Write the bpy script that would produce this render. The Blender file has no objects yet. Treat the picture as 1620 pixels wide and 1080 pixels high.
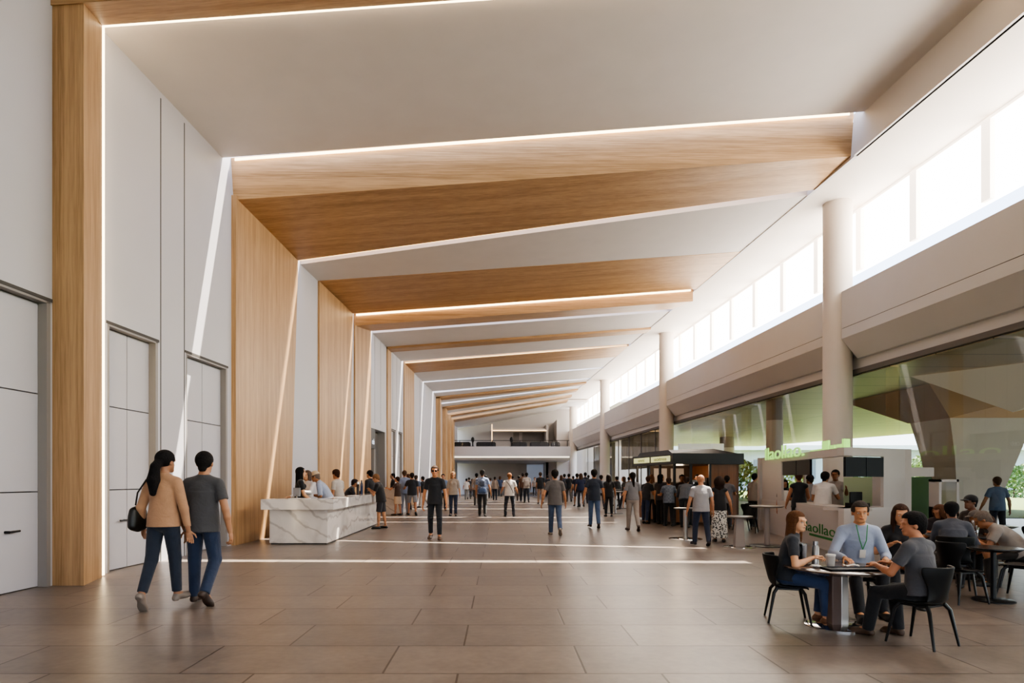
import bpy, bmesh, math, random
import numpy as np
from mathutils import Vector, Matrix
random.seed(7); np.random.seed(7)
scene = bpy.context.scene
col = scene.collection
R = math.radians
SKY, SUN, EXPO, FROST_GLOW = 5.2, 30.0, -0.02, 9.0
EYE = 1.45          # camera height
FPX = 1000.0        # focal length in pixels of the 1620 px wide frame
PX0, PY0 = 790.0, 758.0

def at(px, Y, z=None, py=None):
    """world point seen at column px at depth Y"""
    X = (px - PX0) * Y / FPX
    if py is not None: z = EYE - (py - PY0) * Y / FPX
    return Vector((X, Y, z if z is not None else 0.0))
def floor_at(px, py):
    Y = EYE * FPX / (py - PY0)
    return Vector(((px - PX0) * Y / FPX, Y, 0.0))

# ------------------------------------------------------------ materials
def new_mat(name):
    m = bpy.data.materials.new(name); m.use_nodes = True
    nt = m.node_tree; b = nt.nodes['Principled BSDF']
    return m, nt, b
def srgb(c):
    if isinstance(c, str):
        c = c.lstrip('#'); c = [int(c[i:i+2], 16)/255 for i in (0, 2, 4)]
    return tuple((v/12.92 if v <= .04045 else ((v+.055)/1.055)**2.4) for v in c) + (1,)
MATS = {}
def plain(name, c, rough=.6, metal=0, spec=.5, noise=0, nscale=8, bump=0, bscale=40, emit=0, ecol=None, coat=0, sheen=0):
    if name in MATS: return MATS[name]
    m, nt, b = new_mat(name)
    c = srgb(c)
    b.inputs['Base Color'].default_value = c
    b.inputs['Roughness'].default_value = rough
    b.inputs['Metallic'].default_value = metal
    b.inputs['Specular IOR Level'].default_value = spec
    b.inputs['Coat Weight'].default_value = coat
    if sheen: b.inputs['Sheen Weight'].default_value = sheen
    if emit:
        b.inputs['Emission Color'].default_value = srgb(ecol) if ecol else c
        b.inputs['Emission Strength'].default_value = emit
    tc = nt.nodes.new('ShaderNodeTexCoord')
    if noise:
        n = nt.nodes.new('ShaderNodeTexNoise'); n.inputs['Scale'].default_value = nscale; n.inputs['Detail'].default_value = 5
        nt.links.new(tc.outputs['Object'], n.inputs['Vector'])
        mx = nt.nodes.new('ShaderNodeMix'); mx.data_type = 'RGBA'
        mx.inputs['A'].default_value = tuple(v*(1-noise) for v in c[:3]) + (1,)
        mx.inputs['B'].default_value = tuple(min(1, v*(1+noise)) for v in c[:3]) + (1,)
        nt.links.new(n.outputs['Fac'], mx.inputs['Factor']); nt.links.new(mx.outputs['Result'], b.inputs['Base Color'])
    if bump:
        n2 = nt.nodes.new('ShaderNodeTexNoise'); n2.inputs['Scale'].default_value = bscale; n2.inputs['Detail'].default_value = 3
        nt.links.new(tc.outputs['Object'], n2.inputs['Vector'])
        bp = nt.nodes.new('ShaderNodeBump'); bp.inputs['Strength'].default_value = bump; bp.inputs['Distance'].default_value = .02
        nt.links.new(n2.outputs['Fac'], bp.inputs['Height']); nt.links.new(bp.outputs['Normal'], b.inputs['Normal'])
    MATS[name] = m
    return m
def wood(name, c1, c2, axis, rough=.45, scale=1.0):
    """long-grained oak veneer; axis = direction of the grain"""
    if name in MATS: return MATS[name]
    m, nt, b = new_mat(name)
    tc = nt.nodes.new('ShaderNodeTexCoord')
    mp = nt.nodes.new('ShaderNodeMapping')
    s = [14*scale]*3; s['XYZ'.index(axis)] = .35*scale
    mp.inputs['Scale'].default_value = s
    nt.links.new(tc.outputs['Object'], mp.inputs['Vector'])
    n = nt.nodes.new('ShaderNodeTexNoise'); n.inputs['Scale'].default_value = 3; n.inputs['Detail'].default_value = 8; n.inputs['Roughness'].default_value = .65
    nt.links.new(mp.outputs['Vector'], n.inputs['Vector'])
    mp2 = nt.nodes.new('ShaderNodeMapping')
    s2 = [2.2*scale]*3; s2['XYZ'.index(axis)] = .02*scale
    mp2.inputs['Scale'].default_value = s2
    nt.links.new(tc.outputs['Object'], mp2.inputs['Vector'])
    n2 = nt.nodes.new('ShaderNodeTexNoise'); n2.inputs['Scale'].default_value = 2; n2.inputs['Detail'].default_value = 3
    nt.links.new(mp2.outputs['Vector'], n2.inputs['Vector'])
    ad = nt.nodes.new('ShaderNodeMath'); ad.operation = 'ADD'
    ml = nt.nodes.new('ShaderNodeMath'); ml.operation = 'MULTIPLY'; ml.inputs[1].default_value = .6
    nt.links.new(n2.outputs['Fac'], ml.inputs[0]); nt.links.new(n.outputs['Fac'], ad.inputs[0]); nt.links.new(ml.outputs[0], ad.inputs[1])
    cr = nt.nodes.new('ShaderNodeValToRGB')
    cr.color_ramp.elements[0].position = .62; cr.color_ramp.elements[0].color = srgb(c1)
    cr.color_ramp.elements[1].position = .95; cr.color_ramp.elements[1].color = srgb(c2)
    nt.links.new(ad.outputs[0], cr.inputs['Fac']); nt.links.new(cr.outputs['Color'], b.inputs['Base Color'])
    b.inputs['Roughness'].default_value = rough
    MATS[name] = m
    return m
def emis(name, c, strength):
    if name in MATS: return MATS[name]
    m = bpy.data.materials.new(name); m.use_nodes = True; nt = m.node_tree
    nt.nodes.clear()
    e = nt.nodes.new('ShaderNodeEmission'); e.inputs['Color'].default_value = srgb(c); e.inputs['Strength'].default_value = strength
    o = nt.nodes.new('ShaderNodeOutputMaterial'); nt.links.new(e.outputs[0], o.inputs[0])
    MATS[name] = m
    return m

M_WOODZ = wood('oak_veneer_upright', '#97754f', '#c29d74', 'Z')
M_WOODX = wood('oak_veneer_across', '#97754f', '#c29d74', 'X')
M_WOODDK = wood('brown_laminate', '#6b4225', '#8d5b35', 'Z', .4)
M_WALL = plain('painted_wall_panel', '#bfbdc2', .55, noise=.03, nscale=1.2)
M_CEIL = plain('ceiling_plaster', '#dcd6d3', .85, noise=.06, nscale=1.6)
M_SEAM = plain('dark_seam', '#4b4846', .8)  # dark colour of panel joints, door backing and desk plinth
M_JAMB = plain('door_jamb_grey', '#8d8885', .5)
M_BEAM = plain('painted_spandrel', '#d4cfcd', .6, noise=.05, nscale=1.0)
M_SOFFIT = plain('soffit_white', '#e4dad1', .7)
M_COLUMN = plain('column_plaster', '#d3c8be', .6, noise=.03, nscale=2)
M_LED = emis('warm_led', '#ffe2b4', 9)
M_LEDDIM = emis('warm_led_dim', '#ffd29a', 3)
M_BLACK = plain('black_plastic', '#0b0c0e', .5, spec=.3)
M_BLACKM = plain('black_metal', '#121316', .35, metal=.3)
M_STEEL = plain('brushed_steel', '#a9a5a2', .3, metal=.9)
M_CHROME = plain('polished_steel', '#c9c6c4', .12, metal=1)
M_DARK = plain('dark_panel', '#17181c', .4)
M_TABLETOP = plain('dark_brown_table_top', '#4a3a33', .22, coat=.4)
M_WHITE = plain('white_laminate', '#c7c0bb', .4)
M_PAPER = plain('white_paper', '#e8e4de', .7)

def floor_mat():
    m, nt, b = new_mat('stone_floor_tiles')
    tc = nt.nodes.new('ShaderNodeTexCoord')
    mp = nt.nodes.new('ShaderNodeMapping'); mp.inputs['Location'].default_value = (.31, .02, 0)
    nt.links.new(tc.outputs['Object'], mp.inputs['Vector'])
    br = nt.nodes.new('ShaderNodeTexBrick')
    br.inputs['Scale'].default_value = 1; br.inputs['Brick Width'].default_value = 1.52; br.inputs['Row Height'].default_value = .79
    br.inputs['Mortar Size'].default_value = .009; br.inputs['Mortar Smooth'].default_value = .2
    br.inputs['Color1'].default_value = srgb('#716862'); br.inputs['Color2'].default_value = srgb('#82766d')
    br.inputs['Mortar'].default_value = srgb('#3d2f27'); br.offset = .37; br.offset_frequency = 2
    br.inputs['Bias'].default_value = 0
    nt.links.new(mp.outputs['Vector'], br.inputs['Vector'])
    n = nt.nodes.new('ShaderNodeTexNoise'); n.inputs['Scale'].default_value = 2.6; n.inputs['Detail'].default_value = 5; n.inputs['Roughness'].default_value = .62
    nt.links.new(tc.outputs['Object'], n.inputs['Vector'])
    n3 = nt.nodes.new('ShaderNodeTexNoise'); n3.inputs['Scale'].default_value = 14; n3.inputs['Detail'].default_value = 3
    nt.links.new(tc.outputs['Object'], n3.inputs['Vector'])
    ad = nt.nodes.new('ShaderNodeMath'); ad.operation = 'MULTIPLY_ADD'; ad.inputs[1].default_value = .5
    nt.links.new(n3.outputs['Fac'], ad.inputs[0]); nt.links.new(n.outputs['Fac'], ad.inputs[2])
    mr = nt.nodes.new('ShaderNodeMapRange'); mr.inputs['From Min'].default_value = .45; mr.inputs['From Max'].default_value = 1.05
    mr.inputs['To Min'].default_value = .68; mr.inputs['To Max'].default_value = 1.25
    nt.links.new(ad.outputs[0], mr.inputs['Value'])
    mx = nt.nodes.new('ShaderNodeMix'); mx.data_type = 'RGBA'; mx.blend_type = 'MULTIPLY'; mx.inputs['Factor'].default_value = 1
    nt.links.new(br.outputs['Color'], mx.inputs['A'])
    cb = nt.nodes.new('ShaderNodeCombineColor')
    for k in range(3): nt.links.new(mr.outputs[0], cb.inputs[k])
    nt.links.new(cb.outputs[0], mx.inputs['B'])
    nt.links.new(mx.outputs['Result'], b.inputs['Base Color'])
    mr2 = nt.nodes.new('ShaderNodeMapRange'); mr2.inputs['To Min'].default_value = .285; mr2.inputs['To Max'].default_value = .36
    nt.links.new(n.outputs['Fac'], mr2.inputs['Value']); nt.links.new(mr2.outputs[0], b.inputs['Roughness'])
    b.inputs['Specular IOR Level'].default_value = .55
    bp = nt.nodes.new('ShaderNodeBump'); bp.inputs['Strength'].default_value = .25; bp.inputs['Distance'].default_value = .01
    iv = nt.nodes.new('ShaderNodeMath'); iv.operation = 'SUBTRACT'; iv.inputs[0].default_value = 1
    nt.links.new(br.outputs['Fac'], iv.inputs[1]); nt.links.new(iv.outputs[0], bp.inputs['Height'])
    nt.links.new(bp.outputs['Normal'], b.inputs['Normal'])
    return m
def marble_mat():
    m, nt, b = new_mat('white_marble')
    tc = nt.nodes.new('ShaderNodeTexCoord')
    mp = nt.nodes.new('ShaderNodeMapping'); mp.inputs['Rotation'].default_value = (.5, .9, .4)
    nt.links.new(tc.outputs['Object'], mp.inputs['Vector'])
    n = nt.nodes.new('ShaderNodeTexNoise'); n.inputs['Scale'].default_value = 1.6; n.inputs['Detail'].default_value = 9; n.inputs['Distortion'].default_value = 1.2
    nt.links.new(mp.outputs['Vector'], n.inputs['Vector'])
    w = nt.nodes.new('ShaderNodeTexWave'); w.inputs['Scale'].default_value = .8; w.inputs['Distortion'].default_value = 9; w.inputs['Detail'].default_value = 6
    nt.links.new(mp.outputs['Vector'], w.inputs['Vector'])
    cr = nt.nodes.new('ShaderNodeValToRGB')
    e = cr.color_ramp.elements; e[0].position = 0; e[0].color = srgb('#b9b3af'); e[1].position = .07; e[1].color = srgb('#dcd7d3')
    nt.links.new(w.outputs['Fac'], cr.inputs['Fac'])
    cr2 = nt.nodes.new('ShaderNodeValToRGB'); e = cr2.color_ramp.elements
    e[0].position = .35; e[0].color = (.72, .71, .70, 1); e[1].position = .6; e[1].color = (1, 1, 1, 1)
    nt.links.new(n.outputs['Fac'], cr2.inputs['Fac'])
    mx = nt.nodes.new('ShaderNodeMix'); mx.data_type = 'RGBA'; mx.blend_type = 'MULTIPLY'; mx.inputs['Factor'].default_value = .8
    nt.links.new(cr.outputs[0], mx.inputs['A']); nt.links.new(cr2.outputs[0], mx.inputs['B']); nt.links.new(mx.outputs['Result'], b.inputs['Base Color'])
    b.inputs['Roughness'].default_value = .12
    return m
def glass_mat(name, tint=(.93, .95, .9), refl=.12, rough=.0, fres=True):
    m = bpy.data.materials.new(name); m.use_nodes = True; nt = m.node_tree; nt.nodes.clear()
    t = nt.nodes.new('ShaderNodeBsdfTransparent'); t.inputs['Color'].default_value = (*tint, 1)
    g = nt.nodes.new('ShaderNodeBsdfGlossy'); g.inputs['Roughness'].default_value = rough; g.inputs['Color'].default_value = (.95, .93, .9, 1)
    fr = nt.nodes.new('ShaderNodeFresnel'); fr.inputs['IOR'].default_value = 1.2
    ad = nt.nodes.new('ShaderNodeMath'); ad.operation = 'ADD'; ad.inputs[1].default_value = refl*.4; ad.use_clamp = True
    ad.inputs[0].default_value = 0
    if fres:
        nt.links.new(fr.outputs[0], ad.inputs[0])
    mx = nt.nodes.new('ShaderNodeMixShader'); o = nt.nodes.new('ShaderNodeOutputMaterial')
    nt.links.new(ad.outputs[0], mx.inputs[0]); nt.links.new(t.outputs[0], mx.inputs[1]); nt.links.new(g.outputs[0], mx.inputs[2]); nt.links.new(mx.outputs[0], o.inputs[0])
    return m
def frosted_mat():
    m = bpy.data.materials.new('frosted_translucent_glass'); m.use_nodes = True; nt = m.node_tree; nt.nodes.clear()
    t = nt.nodes.new('ShaderNodeBsdfTranslucent'); t.inputs['Color'].default_value = (.95, .93, .9, 1)
    e = nt.nodes.new('ShaderNodeEmission'); e.inputs['Color'].default_value = (1, .955, .9, 1); e.inputs['Strength'].default_value = FROST_GLOW  # pane emission stands in for daylight coming through the frosted glass
    a = nt.nodes.new('ShaderNodeAddShader'); o = nt.nodes.new('ShaderNodeOutputMaterial')
    nt.links.new(t.outputs[0], a.inputs[0]); nt.links.new(e.outputs[0], a.inputs[1]); nt.links.new(a.outputs[0], o.inputs[0])
    return m
M_FLOOR = floor_mat(); M_MARBLE = marble_mat(); M_GLASS = glass_mat('clear_glass'); M_FROST = frosted_mat()
M_GLASS2 = glass_mat('thin_glass', (.97, .98, .99), .05, fres=False)

# ------------------------------------------------------------ mesh builder
class MB:
    def __init__(s): s.v = []; s.f = []; s.mi = []; s.cur = 0
    def add(s, vs, fs):
        o = len(s.v); s.v += [tuple(v) for v in vs]; s.f += [tuple(i+o for i in f) for f in fs]; s.mi += [s.cur]*len(fs); return s
    def hexa(s, p):   # 8 points: bottom 4 ccw, top 4 ccw
        return s.add(p, [(3, 2, 1, 0), (4, 5, 6, 7), (0, 1, 5, 4), (1, 2, 6, 5), (2, 3, 7, 6), (3, 0, 4, 7)])
    def box(s, x0, x1, y0, y1, z0, z1, M=None):
        p = [(x0, y0, z0), (x1, y0, z0), (x1, y1, z0), (x0, y1, z0), (x0, y0, z1), (x1, y0, z1), (x1, y1, z1), (x0, y1, z1)]
        if M is not None: p = [M @ Vector(q) for q in p]
        return s.hexa(p)
    def prism(s, poly, d):   # planar polygon (3-D pts) extruded by vector d
        n = len(poly); d = Vector(d); a = [Vector(q) for q in poly]; b = [q+d for q in a]
        return s.add(a+b, [tuple(range(n))[::-1], tuple(range(n, 2*n))] + [(i, (i+1) % n, (i+1) % n+n, i+n) for i in range(n)])
    def loft(s, rings, caps=True, closed=True):
        n = len(rings[0]); vs = [q for r in rings for q in r]; fs = []
        for k in range(len(rings)-1):
            for i in range(n if closed else n-1):
                j = (i+1) % n; fs.append((k*n+i, k*n+j, (k+1)*n+j, (k+1)*n+i))
        if caps: fs += [tuple(range(n))[::-1], tuple((len(rings)-1)*n+i for i in range(n))]
        return s.add(vs, fs)
    def tube(s, pts, r, n=12, caps=True):
        pts = [Vector(p) for p in pts]; rs = r if isinstance(r, (list, tuple)) else [r]*len(pts)
        rings = []; up = None
        for i, p in enumerate(pts):
            d = (pts[min(i+1, len(pts)-1)] - pts[max(i-1, 0)]).normalized()
            if up is None:
                up = Vector((0, 0, 1)) if abs(d.z) < .9 else Vector((1, 0, 0))
            a = d.cross(up)
            if a.length < 1e-4: a = d.orthogonal()
            a.normalize(); b = a.cross(d).normalized(); up = b
            rings.append([p + (a*math.cos(2*math.pi*k/n) + b*math.sin(2*math.pi*k/n))*rs[i] for k in range(n)])
        return s.loft(rings, caps)
    def lathe(s, prof, c=(0, 0, 0), n=32, sx=1, sy=1):
        rings = [[(c[0]+r*sx*math.cos(2*math.pi*k/n), c[1]+r*sy*math.sin(2*math.pi*k/n), c[2]+z) for k in range(n)] for r, z in prof]
        return s.loft(rings, True)
    def build(s, name, mats, parent=None, smooth=False, bevel=0, loc=None):
        me = bpy.data.meshes.new(name)
        v = s.v
        me.from_pydata(v, [], s.f)
        if not isinstance(mats, (list, tuple)): mats = [mats]
        for m in mats: me.materials.append(m)
        if len(mats) > 1: me.polygons.foreach_set('material_index', s.mi)
        bm = bmesh.new(); bm.from_mesh(me); bmesh.ops.recalc_face_normals(bm, faces=bm.faces)
        bm.to_mesh(me); bm.free()
        o = bpy.data.objects.new(name, me); col.objects.link(o)
        if parent is not None: o.parent = parent
        if loc is not None: o.location = loc
        if smooth:
            me.polygons.foreach_set('use_smooth', [True]*len(me.polygons))
            try: me.set_sharp_from_angle(angle=R(40))
            except Exception: pass
        if bevel:
            b = o.modifiers.new('bevel', 'BEVEL'); b.width = bevel; b.segments = 2; b.limit_method = 'ANGLE'; b.angle_limit = R(40)
        return o

def tag(o, label=None, cat=None, group=None, kind=None):
    if label: o['label'] = label
    if cat: o['category'] = cat
    if group: o['group'] = group
    if kind: o['kind'] = kind
    return o
def empty(name, loc=(0, 0, 0), rz=0, label=None, cat=None, group=None):
    o = bpy.data.objects.new(name, None); o.empty_display_size = .2; col.objects.link(o)
    o.location = loc; o.rotation_euler = (0, 0, rz)
    tag(o, label, cat, group); return o
def struct(name, mb, mat, **k):
    parent = k.get('parent')
    o = mb.build(name, mat, **k)
    if parent is None: o['kind'] = 'structure'
    return o
def copy_tree(o, parent=None):
    c = o.copy(); col.objects.link(c)
    if parent is not None: c.parent = parent
    for ch in o.children: copy_tree(ch, c)
    return c
def text_mesh(name, txt, size, mat, parent, M, extrude=.01, align='CENTER', sx=1):
    cu = bpy.data.curves.new(name, 'FONT'); cu.body = txt; cu.size = size; cu.extrude = extrude; cu.align_x = align; cu.align_y = 'CENTER'
    tmp = bpy.data.objects.new(name+'_tmp', cu); col.objects.link(tmp)
    dg = bpy.context.evaluated_depsgraph_get(); me = bpy.data.meshes.new_from_object(tmp.evaluated_get(dg))
    bpy.data.objects.remove(tmp); me.materials.clear(); me.materials.append(mat)
    o = bpy.data.objects.new(name, me); col.objects.link(o)
    me.transform(Matrix.Diagonal((sx, 1, 1, 1)))
    if parent is not None: o.parent = parent
    o.matrix_local = M
    return o
# ============================================================ THE HALL
def XL(Y): return -6.45 + .04*Y            # face of the left wall
def XR(Y): return 8.41 - .046*Y            # inner edge of the soffit on the right
def XC(Y): return 8.72 - .04*(Y-16.3)      # column line
def WX(Y): return 9.62 - .04*(Y-12)        # clerestory window line
def GX(Y): return 9.15 - .04*(Y-16.3)      # lower glass line
YB, YE = -9.0, 56.6                        # back and far end
def wp(Y, d, z): return Vector((XL(Y)+d, Y, z))
def wbox(mb, Y0, Y1, d0, d1, z0, z1):
    mb.hexa([wp(Y0, d0, z0), wp(Y0, d1, z0), wp(Y1, d1, z0), wp(Y1, d0, z0), wp(Y0, d0, z1), wp(Y0, d1, z1), wp(Y1, d1, z1), wp(Y1, d0, z1)])
def zl(Y): return 8.3 if Y < 13.87 else (7.62 if Y < 44 else 7.62-(Y-44)/12.6*1.25)
def zr(Y): return 9.3 if Y < 13.87 else (8.55 if Y < 50 else 8.55-(Y-50)/6.6*.35)
def slab(mb, yl0, yr0, yl1, yr1, t=.12, dz=0, lo=None):
    """ceiling plate between the left wall and the soffit edge; y at left / right for near and far edges"""
    e = 1e-3
    zz = lo or (lambda y, side: (zl if side == 'l' else zr)(y))
    a0 = (XL(yl0)-.2, yl0, zz(yl0+e, 'l')+dz); b0 = (XR(yr0)+.02, yr0, zz(yr0+e, 'r')+dz)
    a1 = (XL(yl1)-.2, yl1, zz(yl1-e, 'l')+dz); b1 = (XR(yr1)+.02, yr1, zz(yr1-e, 'r')+dz)
    up = lambda p: (p[0], p[1], p[2]+t)
    mb.hexa([a0, b0, b1, a1, up(a0), up(b0), up(b1), up(a1)])

# ---- floor
mb = MB()
mb.add([(-9, YB, 0), (40, YB, 0), (40, 80, 0), (-9, 80, 0)], [(0, 1, 2, 3)])
fl = struct('floor', mb, M_FLOOR)

# ---- left wall with recessed door bays
DZ = 3.88
door_bays = [(7.2, 8.6), (9.77, 11.12), (12.03, 13.72), (30.5, 31.6), (32.2, 33.3)]
bay_top = {26.3: 3.63}
holes = door_bays + [(26.32, 29.35)]
holes.sort()
wl = MB()
y = YB
for (a, b) in holes:
    wbox(wl, y, a, -.4, 0, 0, 10); wbox(wl, a, b, -.4, 0, DZ if a < 26 or a > 30 else 3.62, 10)
    y = b
wbox(wl, y, YE+4, -.4, 0, 0, 10)
for (a, b) in holes: wbox(wl, a, b, -.6, -.4, 0, 4)
struct('wall_left', wl, M_WALL)
# seams of the panelling
sm = MB()
for Y in (11.2, 11.98, 27.2, 28.3, 30.9, 31.9, 32.9): wbox(sm, Y-.012, Y+.012, 0, .004, DZ if Y > 26 else 0, 8.2)
for (a, b) in door_bays: wbox(sm, a-.03, b+.03, -.01, .006, DZ-.02, DZ+.025)
wbox(sm, 38.9, 38.95, 0, .004, 0, 7.6)
struct('trim_1', sm, M_SEAM)
def door(n, a, b, z1=DZ, two=True):
    root = empty('door_%d' % n, wp((a+b)/2, 0, 0)); root['kind'] = 'structure'
    off = -Vector(root.location)
    fr = MB(); wbox(fr, b-.07, b, -.33, .0, 0, z1); wbox(fr, a, a+.05, -.33, 0, 0, z1); wbox(fr, a, b, -.33, 0, z1-.05, z1)
    o = fr.build('door_frame', M_JAMB, root); o.location = off
    mid = (a+b)/2
    for (p, q) in ((a+.05, mid-.008), (mid+.008, b-.07)):
        rows = [(0.01, 1.275), (1.29, 2.595), (2.61, z1-.06)]
        lf = MB()
        for (z0, zz) in rows: wbox(lf, p, q, -.2, -.12, z0, zz)
        bk = MB()
        o = lf.build('door_leaf', M_WALL, root, bevel=.004); o.location = off
        s = 1 if p > mid else -1
        hy = mid + s*.09
        h = MB(); hp = lambda Y, d, z: wp(Y, d, z)
        h.tube([hp(hy, -.12, .78), hp(hy, -.06, .78)], .018, 10)
        h.tube([hp(hy, -.065, .78), hp(hy + s*.17, -.065, .785)], .014, 8)
        h.build('door_handle', M_BLACKM, o)
    bk = MB(); wbox(bk, a, b, -.3, -.21, 0, z1)
    o = bk.build('door_backing', M_SEAM, root); o.location = off
    return root
for i, (a, b) in enumerate(door_bays): door(i+1, a, b)
# service bay with dark sign
root = empty('door_6', wp(27.8, 0, 0)); root['kind'] = 'structure'; off = -Vector(root.location)
g = MB(); wbox(g, 26.32, 29.35, -.38, -.34, 0, 3.62); o = g.build('door_backing', plain('grey_glass_panel', '#6f6a68', .25), root); o.location = off
for (a, b) in ((27.15, 27.28), (27.0, 27.04), (29.15, 29.35)):
    g = MB(); wbox(g, a, b, -.34, 0, 0, 3.62); o = g.build('door_frame', M_JAMB, root); o.location = off
sg = empty('wall_sign', wp(26.75, .02, 3.1), 0, 'black hanging sign with small white letters above the bay behind the reception desk', 'sign')
g = MB(); wbox(g, 26.36, 27.12, -.3, .04, 2.75, 3.6); o = g.build('sign_box', plain('sign_black', '#1b1b1e', .4), sg); o.location = -Vector(sg.location)
text_mesh('sign_lettering', 'ceb', .34, emis('sign_white', '#eef2ff', 1.4), sg, Matrix.Translation((.025, 0, -.06)) @ Matrix.Rotation(R(90), 4, 'Z') @ Matrix.Rotation(R(90), 4, 'X'), .004)
sg['label'] = 'black sign box with white lettering over the grey service bay on the left wall'

# ---- ceiling plates with open roof slots between them
ce = MB()
slab(ce, YB, YB, 13.5, 13.5)
def zB(y, s): return 7.62 if s == 'l' else 8.55
slab(ce, 18.22, 15.82, 19.7, 19.75, t=.2, lo=zB)
segs = [(26.75, 29.5), (30.3, 33.1), (36.6, 40.0), (40.42, 44.3), (44.75, 45.9), (46.7, 48.0), (48.42, 49.4), (50.4, 51.95), (53.1, 54.0), (55.5, 56.8)]
for a, b in segs: slab(ce, a, a, b, b, t=.2)
slab(ce, 56.6, 56.6, 62.6, 62.6, lo=lambda y, s_: zl(56.5) if s_ == 'l' else zr(56.5))
ce.box(5, 12, 56, 62.6, 8.3, 8.5)
ceil = struct('ceiling', ce, M_CEIL)

# ---- wooden portal frames: jamb on the left wall + beam across
def portal(name_label, parts, Y):
    root = empty('portal_frame', (XL(Y), Y, 0), 0, name_label, 'portal frame', 'oak portal frames along the hall')
    off = -Vector(root.location)
    for nm, mbx, mt in parts:
        o = mbx.build(nm, mt, root); o.location = off
    return root
def jamb(Y0, Y1, d=.06, Y1b=None, top=None):
    m = MB(); Y1b = Y1b if Y1b else Y1
    t0 = top or zl(Y0+.01); 
    m.hexa([wp(Y0, -.1, 0), wp(Y0, d, 0), wp(Y1b, d, 0), wp(Y1b, -.1, 0), wp(Y0, -.1, t0), wp(Y0, d, t0), wp(Y1, d, t0), wp(Y1, -.1, t0)])
    return m
def beam(y0, y1, drop=.0, t=.14, yl1=None, yr1=None, up=.3):
    m = MB(); slab(m, y0, y0, yl1 or y1, yr1 or y1, t=t+drop+up, dz=-drop)
    return m
def led(y, h0, h1, dy=.02, m=None):
    """thin strip across the hall at depth y, between heights h0..h1 above the ceiling level in front of it"""
    m = MB(); e = -.05
    a = (XL(y)+.1, y, zl(y+e)); b = (XR(y)-.1, y, zr(y+e))
    m.hexa([(a[0], y-dy, a[2]+h0), (b[0], y-dy, b[2]+h0), (b[0], y, b[2]+h0), (a[0], y, a[2]+h0),
            (a[0], y-dy, a[2]+h1), (b[0], y-dy, b[2]+h1), (b[0], y, b[2]+h1), (a[0], y, a[2]+h1)])
    return m
# frame 1 (nearest): deep jamb and header
j1 = MB()
P = [(8.63, -.05), (8.63, .43), (9.38, .18), (9.38, -.05)]
j1.prism([wp(y, d, 0) for y, d in P], (0, 0, 8.6))
h1 = MB()
def hp(x, y, dz): 
    t = (x - XL(y))/(XR(y)-XL(y)); return Vector((x, y, zl(y)*(1-t)+zr(y)*t + dz))
x0, x1 = -6.3, 7.95
h1.hexa([hp(x0, 8.60, -.40), hp(x1, 8.60, -.40), hp(x1, 9.38, -.13), hp(x0, 9.38, -.13), hp(x0, 8.60, .05), hp(x1, 8.60, .05), hp(x1, 9.38, .05), hp(x0, 9.38, .05)])
l1 = MB(); l1.hexa([wp(9.385, 0, 0.02), wp(9.385, .172, .02), wp(9.45, .172, .02), wp(9.45, 0, .02), wp(9.385, 0, 8.24), wp(9.385, .172, 8.24), wp(9.45, .172, 8.24), wp(9.45, 0, 8.24)])
l1b = MB(); l1b.hexa([hp(-5.9, 9.385, -.125), hp(x1-.1, 9.385, -.125), hp(x1-.1, 9.43, -.125), hp(-5.9, 9.43, -.125), hp(-5.9, 9.385, 0), hp(x1-.1, 9.385, 0), hp(x1-.1, 9.43, 0), hp(-5.9, 9.43, 0)])
portal('nearest oak portal frame, its tall jamb at the left edge of the hall', [('jamb', j1, M_WOODZ), ('header_beam', h1, M_WOODX), ('light_strip', l1, M_LED), ('light_strip', l1b, M_LED)], 8.63)
# frame 2: wide tapered beam
j2 = MB(); j2.hexa([wp(13.9, -.1, 0), wp(13.9, .1, 0), wp(17.3, .04, 0), wp(17.3, -.1, 0), wp(13.9, -.1, 7.7), wp(13.9, .1, 7.7), wp(17.9, .04, 7.7), wp(17.9, -.1, 7.7)])
b2 = MB()
yn = 13.88
def q2(x, y, z): return Vector((x, y, z))
xa, xb = XL(yn)-.1, XR(yn)+.02
b2.hexa([q2(xa, yn+.12, 7.63), q2(xb, yn+.12, 8.6), q2(XR(15.5)+.02, 15.5, 8.55), q2(XL(17.9)-.1, 17.9, 7.63),
         q2(xa, yn, 8.5), q2(xb, yn, 9.6), q2(XR(15.5)+.02, 15.5, 9.0), q2(XL(17.9)-.1, 17.9, 8.1)])
l2 = led(yn-.01, .10, .16)
lf2 = MB(); lf2.hexa([q2(XL(17.9)+.05, 17.92, 7.64), q2(XR(15.5)-.05, 15.52, 8.56), q2(XR(15.5)-.05, 15.54, 8.56), q2(XL(17.9)+.05, 17.94, 7.64),
                      q2(XL(17.9)+.05, 17.92, 7.70), q2(XR(15.5)-.05, 15.52, 8.62), q2(XR(15.5)-.05, 15.54, 8.62), q2(XL(17.9)+.05, 17.94, 7.70)])
l2 = led(yn-.02, .13, .185)
portal('widest oak portal frame with a tapering soffit, second from the camera', [('jamb', j2, M_WOODZ), ('header_beam', b2, M_WOODX), ('light_strip', l2, M_LED), ('light_strip', lf2, M_LEDDIM)], 13.9)
# frame 3
j3 = jamb(19.7, 23.55, .06, 22.9); b3 = beam(19.72, 23.55, .01)
portal('third oak portal frame, flat soffit above the reception desk', [('jamb', j3, M_WOODZ), ('header_beam', b3, M_WOODX)], 19.7)
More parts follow.
